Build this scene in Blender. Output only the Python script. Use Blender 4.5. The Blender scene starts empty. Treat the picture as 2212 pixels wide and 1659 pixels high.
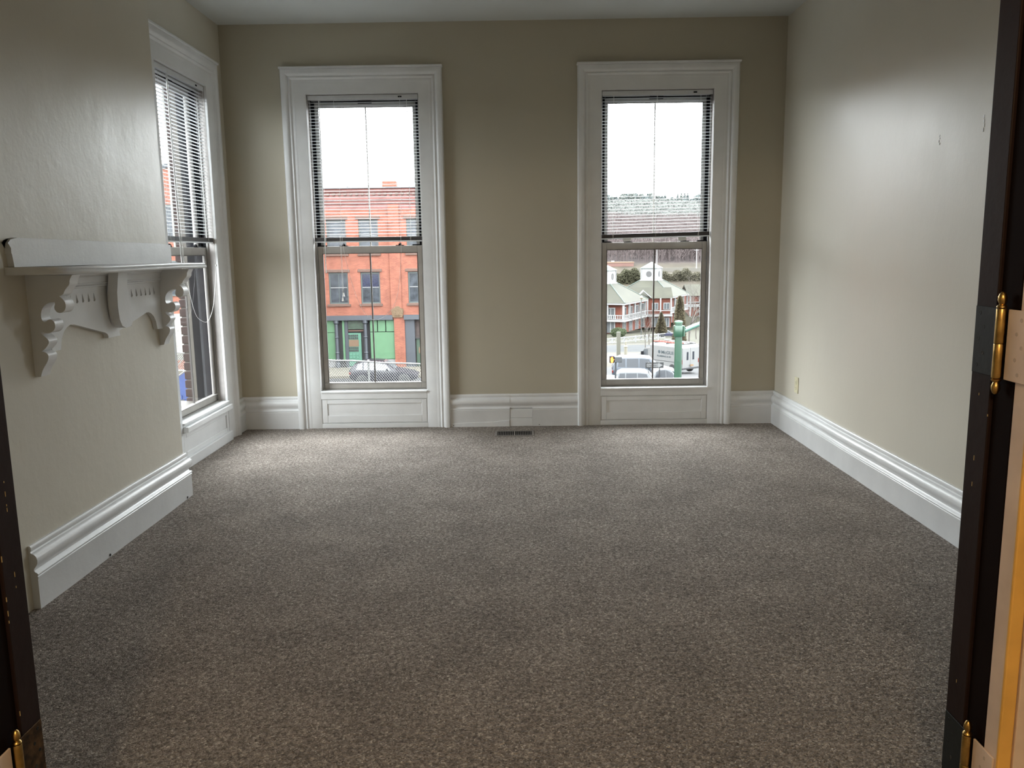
import bpy, bmesh, math, random
from mathutils import Vector, Matrix
random.seed(7)
C = bpy.context.scene.collection
S = bpy.context.scene
# ------------------------------------------------------------------ camera, sky, exposure
F, PIT, YAW, ROL, EYE = 1760.04, 0.1595, -0.0072, -0.0140, 1.35
def cam_axes():
    cp, sp, cy, sy = math.cos(PIT), math.sin(PIT), math.cos(YAW), math.sin(YAW)
    fw = Vector((sy*cp, cy*cp, -sp)); rt = Vector((cy, -sy, 0)); up = rt.cross(fw)
    cr, sr = math.cos(ROL), math.sin(ROL)
    return cr*rt + sr*up, cr*up - sr*rt, fw
RT, UP, FW = cam_axes()
cam = bpy.data.cameras.new('camera'); cam.sensor_fit = 'HORIZONTAL'; cam.sensor_width = 36
cam.lens = 36*F/2212; cam.clip_start = 0.05; cam.clip_end = 2000
co = bpy.data.objects.new('camera', cam); C.objects.link(co)
co.matrix_world = Matrix(((RT.x, UP.x, -FW.x, 0), (RT.y, UP.y, -FW.y, 0), (RT.z, UP.z, -FW.z, EYE), (0, 0, 0, 1)))
S.camera = co
def at(px, py, Y):
    v = FW + (px-1106)/F*RT - (py-829.5)/F*UP
    t = Y/v.y
    return Vector((v.x*t, Y, EYE+v.z*t))
SKY = 17.0
w = bpy.data.worlds.new('overcast'); S.world = w; w.use_nodes = True
bg = w.node_tree.nodes['Background']; bg.inputs[0].default_value = (0.93, 0.97, 1.0, 1); bg.inputs[1].default_value = SKY
S.view_settings.view_transform = 'Standard'; S.view_settings.look = 'None'; S.view_settings.gamma = 1
S.view_settings.exposure = 0.0
try: S.view_settings.use_curve_mapping = False
except Exception: pass
S.cycles.max_bounces = 10; S.cycles.diffuse_bounces = 6; S.cycles.glossy_bounces = 4
S.cycles.transparent_max_bounces = 16; S.cycles.caustics_reflective = False; S.cycles.caustics_refractive = False
S.cycles.sample_clamp_indirect = 8.0
def lamp(name, kind, loc, power, col, size=0.1, rot=None, portal=False, sy=None):
    l = bpy.data.lights.new(name, kind); l.energy = power; l.color = col
    if kind == 'AREA':
        l.size = size
        if sy: l.shape = 'RECTANGLE'; l.size_y = sy
        if portal: l.cycles.is_portal = True
    else: l.shadow_soft_size = size
    o = bpy.data.objects.new(name, l); C.objects.link(o); o.location = loc
    if rot: o.rotation_euler = rot
    return o
HALL_LAMP = (-0.25, -0.95, 2.45)
lamp('hall_lamp_light', 'POINT', HALL_LAMP, 70, (1.0, 0.72, 0.42), 0.10)
# Cycles portals in the three window openings: they only guide the sampling of the sky
W1C, W2C, W3C = -1.130, 1.067, 5.533
D, XL, XR, H, XC = 6.32, -2.173, 2.014, 3.033, -1.904
YC0, YC1 = 2.95, 4.494
for xc in (W1C, W2C): lamp('window_portal', 'AREA', (xc, D+.19, 1.41), 1, (1, 1, 1), .84, (-math.pi/2, 0, 0), True, 2.26)
lamp('window_portal', 'AREA', (XL-.19, W3C, 1.41), 1, (1, 1, 1), .84, (-math.pi/2, 0, math.pi/2), True, 2.26)

# ------------------------------------------------------------------ helpers
class MB:
    def __init__(s): s.v = []; s.f = []
    def box(s, x0, x1, y0, y1, z0, z1):
        n = len(s.v)
        s.v += [(x0,y0,z0),(x1,y0,z0),(x1,y1,z0),(x0,y1,z0),(x0,y0,z1),(x1,y0,z1),(x1,y1,z1),(x0,y1,z1)]
        s.f += [tuple(n+i for i in q) for q in ((0,3,2,1),(4,5,6,7),(0,1,5,4),(1,2,6,5),(2,3,7,6),(3,0,4,7))]
        return s
    def quad(s, *p):
        n = len(s.v); s.v += [tuple(q) for q in p]; s.f.append(tuple(range(n, n+len(p)))); return s
    def tube(s, path, r, k=6, caps=True):
        path = [Vector(p) for p in path]; n0 = len(s.v); m = len(path)
        rs = r if isinstance(r, (list, tuple)) else [r]*m
        for i, p in enumerate(path):
            t = (path[min(i+1, m-1)] - path[max(i-1, 0)]).normalized()
            a = t.cross(Vector((0,0,1)))
            if a.length < .1: a = t.cross(Vector((0,1,0)))
            a.normalize(); b = t.cross(a)
            for j in range(k):
                th = 2*math.pi*j/k
                s.v.append(tuple(p + rs[i]*(math.cos(th)*a + math.sin(th)*b)))
        for i in range(m-1):
            for j in range(k):
                A = n0+i*k+j; B = n0+i*k+(j+1) % k
                s.f.append((A, A+k, B+k, B))
        if caps:
            s.f.append(tuple(n0+j for j in range(k))); s.f.append(tuple(n0+(m-1)*k+j for j in reversed(range(k))))
        return s
    def lathe(s, prof, c, k=16, ax='z'):
        n0 = len(s.v)
        for r, h in prof:
            for j in range(k):
                th = 2*math.pi*j/k; a, b = r*math.cos(th), r*math.sin(th)
                s.v.append((c[0]+a, c[1]+b, c[2]+h) if ax == 'z' else (c[0]+a, c[1]+h, c[2]+b) if ax == 'y' else (c[0]+h, c[1]+a, c[2]+b))
        for i in range(len(prof)-1):
            for j in range(k):
                A = n0+i*k+j; B = n0+i*k+(j+1) % k
                s.f.append((A, B, B+k, A+k))
        s.f.append(tuple(n0+j for j in reversed(range(k)))); s.f.append(tuple(n0+(len(prof)-1)*k+j for j in range(k)))
        return s
    def loft(s, rings, closed=True, caps=True):
        n0 = len(s.v); k = len(rings[0])
        for r in rings: s.v += [tuple(p) for p in r]
        for i in range(len(rings)-1):
            for j in range(k if closed else k-1):
                A = n0+i*k+j; B = n0+i*k+(j+1) % k
                s.f.append((A, B, B+k, A+k))
        if caps and closed:
            s.f.append(tuple(n0+j for j in reversed(range(k)))); s.f.append(tuple(n0+(len(rings)-1)*k+j for j in range(k)))
        return s
def link(name, me, m, parent=None, label=None):
    o = bpy.data.objects.new(name, me); C.objects.link(o)
    if m is not None: me.materials.clear(); me.materials.append(m)
    if parent is not None: o.parent = parent
    if label: o['label'] = label
    return o
def obj(name, mb, m, parent=None, smooth=False, bevel=0, label=None, fix=True, seg=2):
    me = bpy.data.meshes.new(name); me.from_pydata(mb.v, [], mb.f)
    if fix or bevel:
        b = bmesh.new(); b.from_mesh(me); bmesh.ops.recalc_face_normals(b, faces=b.faces)
        if bevel: bmesh.ops.bevel(b, geom=b.edges[:], offset=bevel, segments=seg, profile=.5, affect='EDGES', clamp_overlap=True)
        b.to_mesh(me); b.free()
    if smooth:
        me.polygons.foreach_set('use_smooth', [True]*len(me.polygons))
        try: me.set_sharp_from_angle(angle=math.radians(38))
        except Exception: pass
    return link(name, me, m, parent, label)
def empty(name, loc=(0,0,0), rz=0, kind=None, label=None, cat=None, group=None):
    o = bpy.data.objects.new(name, None); C.objects.link(o); o.location = loc; o.rotation_euler = (0,0,rz)
    return tag(o, label, cat, group, kind)
def tag(o, label=None, cat=None, group=None, kind=None):
    if label: o['label'] = label
    if cat: o['category'] = cat
    if group: o['group'] = group
    if kind: o['kind'] = kind
    return o
def struct(o): o['kind'] = 'structure'; return o
def copy_tree(o, parent=None):
    c = o.copy(); C.objects.link(c)
    if parent is not None: c.parent = parent
    for ch in list(o.children): copy_tree(ch, c)
    return c
def shape_mesh(outer, holes=(), t=.02):
    """2D outline (x,y) with holes, extruded t along z; returned as MB."""
    cu = bpy.data.curves.new('s', 'CURVE'); cu.dimensions = '2D'; cu.fill_mode = 'BOTH'; cu.extrude = t/2
    for poly in [outer]+list(holes):
        sp = cu.splines.new('POLY'); sp.points.add(len(poly)-1); sp.use_cyclic_u = True
        for i, p in enumerate(poly): sp.points[i].co = (p[0], p[1], 0, 1)
    o = bpy.data.objects.new('s', cu); C.objects.link(o)
    dg = bpy.context.evaluated_depsgraph_get(); dg.update()
    me = bpy.data.meshes.new_from_object(o.evaluated_get(dg))
    mb = MB(); mb.v = [tuple(v.co) for v in me.vertices]; mb.f = [tuple(p.vertices) for p in me.polygons]
    bpy.data.objects.remove(o); bpy.data.curves.remove(cu); bpy.data.meshes.remove(me)
    return mb
def xf(mb, fn): mb.v = [tuple(fn(*p)) for p in mb.v]; return mb
def smoothpoly(pts, n=2):
    for _ in range(n):
        out = []
        for i in range(len(pts)):
            a, b = pts[i], pts[(i+1) % len(pts)]
            out += [(a[0]*.75+b[0]*.25, a[1]*.75+b[1]*.25), (a[0]*.25+b[0]*.75, a[1]*.25+b[1]*.75)]
        pts = out
    return pts
def text_obj(name, s, size, m, parent, loc, rot, ext=.004, align='LEFT', sx=1.0):
    cu = bpy.data.curves.new(name, 'FONT'); cu.body = s; cu.size = size; cu.extrude = ext; cu.align_x = align; cu.offset = size*.012
    t = bpy.data.objects.new(name, cu); C.objects.link(t)
    dg = bpy.context.evaluated_depsgraph_get(); dg.update(); me = bpy.data.meshes.new_from_object(t.evaluated_get(dg))
    bpy.data.objects.remove(t); me.materials.clear(); me.materials.append(m)
    o = bpy.data.objects.new(name, me); C.objects.link(o)
    o.parent = parent; o.location = loc; o.rotation_euler = rot; o.scale = (sx, 1, 1)
    return o

# ------------------------------------------------------------------ materials
def nodes(name):
    m = bpy.data.materials.new(name); m.use_nodes = True; nt = m.node_tree
    return m, nt, nt.nodes['Principled BSDF']
def N(nt, t, **k):
    n = nt.nodes.new(t)
    for a, b in k.items(): setattr(n, a, b)
    return n
def mapping(nt, scale=(1,1,1)):
    tc = N(nt, 'ShaderNodeTexCoord'); mp = N(nt, 'ShaderNodeMapping'); mp.inputs['Scale'].default_value = scale
    nt.links.new(tc.outputs['Object'], mp.inputs[0]); return mp.outputs[0]
def noise(nt, vec, scale, detail=3, rough=.5):
    n = N(nt, 'ShaderNodeTexNoise'); n.inputs['Scale'].default_value = scale; n.inputs['Detail'].default_value = detail
    n.inputs['Roughness'].default_value = rough; nt.links.new(vec, n.inputs['Vector']); return n.outputs['Fac']
def ramp(nt, fac, stops):
    r = N(nt, 'ShaderNodeValToRGB'); e = r.color_ramp.elements
    while len(e) < len(stops): e.new(.5)
    for i, (p, c) in enumerate(stops): e[i].position = p; e[i].color = (*c, 1)
    nt.links.new(fac, r.inputs[0]); return r.outputs[0]
def bump(nt, b, h, strength, dist):
    n = N(nt, 'ShaderNodeBump'); n.inputs['Strength'].default_value = strength; n.inputs['Distance'].default_value = dist
    nt.links.new(h, n.inputs['Height'])
    prev = b.inputs['Normal'].links
    if prev: nt.links.new(prev[0].from_socket, n.inputs['Normal'])
    nt.links.new(n.outputs[0], b.inputs['Normal'])
K = [1.0]   # darkens every outdoor colour to offset the overbright sky
def mat(name, col, rough=.5, metal=0, var=.06, vs=12, bs=0, bd=.002, bsc=60, spec=.5, coat=0, scale=(1,1,1)):
    col = tuple(c*K[0] for c in col)
    m, nt, b = nodes(name); b.inputs['Roughness'].default_value = rough; b.inputs['Metallic'].default_value = metal
    b.inputs['Specular IOR Level'].default_value = spec; b.inputs['Coat Weight'].default_value = coat
    v = mapping(nt, scale)
    f = noise(nt, v, vs)
    lo = tuple(max(0, c*(1-var*1.6)) for c in col); hi = tuple(min(1, c*(1+var*1.6)) for c in col)
    nt.links.new(ramp(nt, f, [(.3, lo), (.7, hi)]), b.inputs['Base Color'])
    if bs: bump(nt, b, noise(nt, v, bsc, 4), bs, bd)
    return m
def paint_mat(name, col, rough, stretch, tro=.5):
    """old gloss paint over uneven plaster: fine orange peel, wider trowel marks"""
    m, nt, b = nodes(name); b.inputs['Roughness'].default_value = rough
    v = mapping(nt, (1, 1, 1)); v2 = mapping(nt, stretch)
    f = noise(nt, v, 1.3, 2)
    nt.links.new(ramp(nt, f, [(.3, tuple(c*.97 for c in col)), (.7, tuple(c*1.03 for c in col))]), b.inputs['Base Color'])
    bump(nt, b, noise(nt, v2, 7, 5, .6), .35*tro, .010)
    bump(nt, b, noise(nt, v2, 22, 4, .6), .25*tro, .002)
    bump(nt, b, noise(nt, v, 260, 2), .25, .0008)
    r = noise(nt, v2, 4, 3)
    mr = N(nt, 'ShaderNodeMapRange'); mr.inputs['To Min'].default_value = rough-.05; mr.inputs['To Max'].default_value = rough+.08
    nt.links.new(r, mr.inputs[0]); nt.links.new(mr.outputs[0], b.inputs['Roughness'])
    return m
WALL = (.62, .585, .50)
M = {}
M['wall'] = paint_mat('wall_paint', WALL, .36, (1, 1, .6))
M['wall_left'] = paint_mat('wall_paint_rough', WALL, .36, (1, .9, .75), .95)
M['wall_back'] = paint_mat('wall_paint_shaded', (.47, .435, .345), .5, (1, 1, 1), .4)  # side wall paint with the back wall's shade put into its colour
M['ceiling'] = paint_mat('ceiling_paint', (.60, .62, .61), .7, (1, 1, 1), .5)
def trim_mat():
    m, nt, b = nodes('trim_paint'); b.inputs['Roughness'].default_value = .32
    v = mapping(nt)
    nt.links.new(ramp(nt, noise(nt, v, 6, 4), [(.3, (.70, .71, .715)), (.7, (.77, .78, .785))]), b.inputs['Base Color'])
    bump(nt, b, noise(nt, v, 25, 4, .6), .25, .004); bump(nt, b, noise(nt, v, 140, 3), .2, .001)
    return m
M['trim'] = trim_mat(); M['jamb_paint'] = mat('jamb_paint_dimmed', (.46, .435, .42), .45, bs=.2, bsc=40)  # jamb colour darkened to tone down the window glare on it
def carpet_mat():
    m, nt, b = nodes('carpet_loops'); b.inputs['Roughness'].default_value = .95; b.inputs['Specular IOR Level'].default_value = .12
    v = mapping(nt)
    d = N(nt, 'ShaderNodeTexNoise'); d.inputs['Scale'].default_value = 90; nt.links.new(v, d.inputs['Vector'])
    mx = N(nt, 'ShaderNodeVectorMath', operation='MULTIPLY_ADD'); mx.inputs[1].default_value = (.012, .012, 0)
    nt.links.new(d.outputs['Color'], mx.inputs[0]); nt.links.new(v, mx.inputs[2])
    vo = N(nt, 'ShaderNodeTexVoronoi'); vo.inputs['Scale'].default_value = 195; nt.links.new(mx.outputs[0], vo.inputs['Vector'])
    bw = N(nt, 'ShaderNodeRGBToBW'); nt.links.new(vo.outputs['Color'], bw.inputs[0])
    c1 = ramp(nt, bw.outputs[0], [(.12, (.155, .132, .118)), (.45, (.27, .235, .208)), (.72, (.345, .302, .268)), (.93, (.56, .51, .455))])
    c2 = ramp(nt, noise(nt, v, 3.0, 4, .65), [(.35, (.84, .84, .84)), (.65, (1.1, 1.1, 1.1))])
    c3 = ramp(nt, noise(nt, v, 55, 3, .7), [(.36, (.70, .70, .70)), (.64, (1.28, 1.28, 1.28))])
    m1 = N(nt, 'ShaderNodeMix', data_type='RGBA', blend_type='MULTIPLY'); m1.inputs[0].default_value = 1
    nt.links.new(c1, m1.inputs[6]); nt.links.new(c2, m1.inputs[7])
    m2 = N(nt, 'ShaderNodeMix', data_type='RGBA', blend_type='MULTIPLY'); m2.inputs[0].default_value = 1
    nt.links.new(m1.outputs[2], m2.inputs[6]); nt.links.new(c3, m2.inputs[7])
    nt.links.new(m2.outputs[2], b.inputs['Base Color'])
    sub = N(nt, 'ShaderNodeMath', operation='SUBTRACT'); sub.inputs[0].default_value = 1; nt.links.new(vo.outputs['Distance'], sub.inputs[1])
    bump(nt, b, noise(nt, v, 60, 3, .7), .8, .008)
    bump(nt, b, sub.outputs[0], .8, .004)
    return m
M['carpet'] = carpet_mat()
def glass_mat(name='window_glass', tint=(.95, .97, .96), k=1.0):
    m = bpy.data.materials.new(name); m.use_nodes = True; nt = m.node_tree; nt.nodes.clear()
    out = N(nt, 'ShaderNodeOutputMaterial'); mix = N(nt, 'ShaderNodeMixShader'); tr = N(nt, 'ShaderNodeBsdfTransparent'); gl = N(nt, 'ShaderNodeBsdfGlossy')
    tr.inputs[0].default_value = (*tint, 1); gl.inputs['Roughness'].default_value = .02
    fr = N(nt, 'ShaderNodeFresnel'); fr.inputs[0].default_value = 1.45
    nt.links.new(fr.outputs[0], mix.inputs[0]); nt.links.new(tr.outputs[0], mix.inputs[1]); nt.links.new(gl.outputs[0], mix.inputs[2])
    nt.links.new(mix.outputs[0], out.inputs[0]); return m
M['glass'] = glass_mat()
M['sash'] = mat('sash_aluminium', (.36, .34, .31), .42, .0, .04)
M['sash_dark'] = mat('sash_dark_bronze', (.10, .09, .085), .5)  # dark tone of the lower muntins and glazing gaskets
M['black'] = mat('black_weatherstrip', (.010, .010, .012), .7, spec=.08)
M['liner'] = mat('frame_liner', (.30, .29, .275), .45)
def slat_mat():
    m, nt, b = nodes('blind_slat'); b.inputs['Roughness'].default_value = .35
    v = mapping(nt); nt.links.new(ramp(nt, noise(nt, v, 20), [(.3, (.80, .81, .82)), (.7, (.86, .87, .88))]), b.inputs['Base Color'])
    tl = N(nt, 'ShaderNodeBsdfTranslucent'); tl.inputs[0].default_value = (.9, .92, .93, 1); mx = N(nt, 'ShaderNodeMixShader'); mx.inputs[0].default_value = .34
    nt.links.new(b.outputs[0], mx.inputs[1]); nt.links.new(tl.outputs[0], mx.inputs[2]); nt.links.new(mx.outputs[0], nt.nodes['Material Output'].inputs[0])
    return m
M['slat'] = slat_mat(); M['stack'] = mat('stack_backlit_shade', (.05, .048, .05), .5, var=.2, vs=60, scale=(.05, 1, 6))  # backlit shade of the white slat stack painted as near black
M['cord'] = mat('white_cord', (.82, .82, .80), .6)
M['wand'] = mat('clear_wand', (.75, .78, .78), .15, spec=.8)
M['plaque'] = mat('outlet_ivory', (.66, .62, .44), .35)
M['slot'] = mat('slot_dark', (.02, .018, .015), .6)
M['vent'] = mat('vent_metal', (.20, .18, .165), .45)
M['jamb'] = mat('jamb_dark_brown', (.020, .011, .010), .55, spec=.15, bs=.3, bsc=35, bd=.003)
M['jamb2'] = mat('jamb_black', (.008, .004, .003), .7, spec=.06)
M['hinge_dark'] = mat('hinge_painted', (.014, .019, .021), .5, .1, spec=.25, bs=.3)
M['brass'] = mat('brass', (.55, .36, .12), .28, 1.0, .2, 40, bs=.2)
M['door'] = mat('door_beige', (.74, .60, .50), .5, bs=.2, bsc=80)
M['gold'] = mat('door_golden_edge', (.85, .50, .12), .45, bs=.2)
M['paintchip'] = mat('paint_chip', (.5, .36, .14), .6)
M['hall'] = mat('hall_wall', (.55, .5, .4), .6)

# ------------------------------------------------------------------ room shell
fl = struct(obj('floor', MB().box(-2.6, 2.4, -1.8, 6.36, -.06, 0), M['carpet']))
struct(obj('ceiling', MB().box(-2.45, 2.3, 1.30, 6.53, H, H+.15), M['ceiling']))
def wall_boxes(mb, u0, u1, z0, z1, holes, put):
    us = sorted({u0, u1, *[h[0] for h in holes], *[h[1] for h in holes]})
    for a, b in zip(us, us[1:]):
        hs = sorted((h[2], h[3]) for h in holes if h[0] <= a+1e-6 and h[1] >= b-1e-6)
        zs, lo = [], z0
        for p, q in hs: zs.append((lo, p)); lo = q
        zs.append((lo, z1))
        for c, d in zs: put(mb, a, b, c, d)
HW, Z0W, Z1W = .437, .262, 2.552      # rough opening
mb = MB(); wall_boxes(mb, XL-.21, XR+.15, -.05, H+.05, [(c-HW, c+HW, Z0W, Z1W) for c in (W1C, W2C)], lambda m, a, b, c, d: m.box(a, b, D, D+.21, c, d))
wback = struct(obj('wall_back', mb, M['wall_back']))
mb = MB(); wall_boxes(mb, 1.36, D, -.05, H+.05, [(W3C-HW, W3C+HW, Z0W, Z1W)], lambda m, a, b, c, d: m.box(XL-.21, XL, a, b, c, d))
wleft = struct(obj('wall_left', mb, M['wall']))
obj('chimney_breast', MB().box(XL-.02, XC, YC0, YC1, -.02, H+.02), M['wall_left'], wleft, bevel=.006)
wright = struct(obj('wall_right', MB().box(XR, XR+.15, 1.36, D+.21, -.05, H+.05), M['wall']))
M['chip'] = mat('chip_white', (.85, .85, .84), .4)
# two old plaster chips high on the right wall
for (y, z, hh) in ((4.01, 1.85, .05), (3.64, 1.87, .075)):
    pts = []
    mbc = MB()
    for k in range(4):
        zz = z+hh/2-k*hh/4; yy = y+random.uniform(-.006, .006)
        mbc.box(XR-.0012-.0004*k, XR+.002, yy-.004, yy+.004, zz-hh/5, zz)
    obj('plaster_chip', mbc, M['chip'], wright, bevel=.001, seg=1, label='small white chip in the wall paint')
# front wall with the double door opening, seen only at its dark jambs
XJR, XJL, YJ1, YJ0, HEAD = .825, -.944, 1.470, 1.350, 2.30
mb = MB(); mb.box(XL-.21, XJL-.035, 1.352, 1.468, -.05, H+.05); mb.box(XJR+.035, XR+.15, 1.352, 1.468, -.05, H+.05); mb.box(XJL-.035, XJR+.035, 1.352, 1.468, HEAD+.03, H+.05)
struct(obj('wall_front', mb, M['hall']))
# hall behind the camera
mb = MB(); mb.box(-2.6, -2.45, -1.8, 1.352, -.05, 2.9); mb.box(2.3, 2.45, -1.8, 1.352, -.05, 2.9); mb.box(-2.6, 2.45, -1.95, -1.8, -.05, 2.9)
struct(obj('wall_hall', mb, M['hall']))
struct(obj('ceiling_hall', MB().box(-2.6, 2.45, -1.95, 1.40, 2.8, 2.95), M['ceiling']))

# ------------------------------------------------------------------ baseboards
BASE = [(0,.256),(.010,.256),(.014,.250),(.014,.238),(.010,.232),(.012,.226),(.022,.222),(.031,.212),(.034,.198),(.032,.184),(.024,.172),(.017,.163),(.016,.156),(.020,.150),(.026,.147),(.030,.142),(.0295,.137),(.026,.134),(.029,.131),(.029,.126),(.027,.120),(.027,0),(0,0)]
def baseboard(name, a, b, nrm, parent=None, m0=0, m1=0, jog=0):
    """profile run from a to b (xy), nrm = inward wall normal; m0/m1 mitre factors (+1 extends with depth, -1 shortens)"""
    a = Vector(a); b = Vector(b); t = (b-a).normalized(); n = Vector(nrm); mb = MB(); rings = []
    L = (b-a).length; k = max(2, int(L/.12))
    for i in range(k+1):
        f = i/k; r = []
        for s, z in BASE:
            p = a + t*(L*f) + n*s
            if i == 0: p = p - t*s*m0
            if i == k: p = p + t*s*m1
            wob = .0012*math.sin(f*L*7+z*20)
            r.append((p.x+n.x*wob, p.y+n.y*wob, z+(.0015*math.sin(f*L*3) if z > .1 else 0)))
        rings.append(r)
    mb.loft(rings)
    return obj(name, mb, M['trim'], parent, smooth=True)
bR = struct(baseboard('baseboard_right', (XR, D-.0), (XR, 1.47), (-1, 0), m0=-1))
CWO = .597
bB1 = struct(baseboard('baseboard_back', (XL, D), (W1C-CWO, D), (0, -1), m0=-1))
bB2 = struct(baseboard('baseboard_back', (W1C+CWO, D), (-.066, D), (0, -1)))
bB3 = struct(baseboard('baseboard_back', (.112, D), (W2C-CWO, D), (0, -1)))
bB4 = struct(baseboard('baseboard_back', (W2C+CWO, D), (XR, D), (0, -1), m1=-1))
# patched stretch between the two windows: cap and torus run on, the plinth below is a spliced block
patch = empty('baseboard_back', (0, 0, 0), kind='structure')
BASE_full = BASE; BASE = [p for p in BASE_full if p[1] > .149] + [(.016,.140),(0,.140)]
baseboard('cap_moulding', (-.066, D), (.112, D), (0, -1), patch)
BASE = BASE_full
mb = MB().box(-.0655, .1115, D-.024, D, .066, .138); obj('patch_board', mb, M['trim'], patch, bevel=.002)
mb = MB().box(-.0655, .1115, D-.026, D, .0, .0645); obj('patch_board', mb, M['trim'], patch, bevel=.002)
# the split along the foot of the left stretch
mb = MB(); mb.v = [(-.525, D-.0275, .030), (-.20, D-.0275, .038), (-.07, D-.0275, .052), (-.07, D-.0275, 0), (-.525, D-.0275, 0),
                   (-.525, D-.0315, .028), (-.20, D-.0315, .036), (-.07, D-.0315, .050), (-.07, D-.0315, 0), (-.525, D-.0315, 0)]
mb.f = [(0,1,2,3,4), (9,8,7,6,5), (0,5,6,1), (1,6,7,2), (2,7,8,3), (4,3,8,9), (0,4,9,5)]
obj('split_strip', mb, M['trim'], bB2)
def notch(parent, x, y, z, n, r=.006):
    mb = MB()
    if n == 'y': mb.lathe([(r, 0), (r*.9, .002)], (x, y, z), 10, 'y')
    else: mb.lathe([(r, 0), (r*.9, .002)], (x, y, z), 10, 'x')
    obj('nail_hole', mb, M['slot'], parent, label='small black hole at the carpet edge')
notch(bB2, -.51+.0, D-.0315-.002, .012, 'y', .0035); notch(bB3, .165, D-.029-.002, .012, 'y', .0035)
# left: chimney breast board with returns, then recess board
bL = struct(baseboard('baseboard_left', (XC, 3.0), (XC, YC1), (1, 0), m0=0, m1=1))
baseboard('return_board', (XC, YC1), (XL, YC1), (0, 1), bL, m0=1)
for yy in (4.44, 3.55): notch(bL, XC+.0275, yy, .010, 'x', .007)
struct(baseboard('baseboard_left', (XL, 6.14), (XL, D), (1, 0), m1=-1))
struct(baseboard('baseboard_left', (XL, 4.50), (XL, 4.925), (1, 0)))

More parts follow.
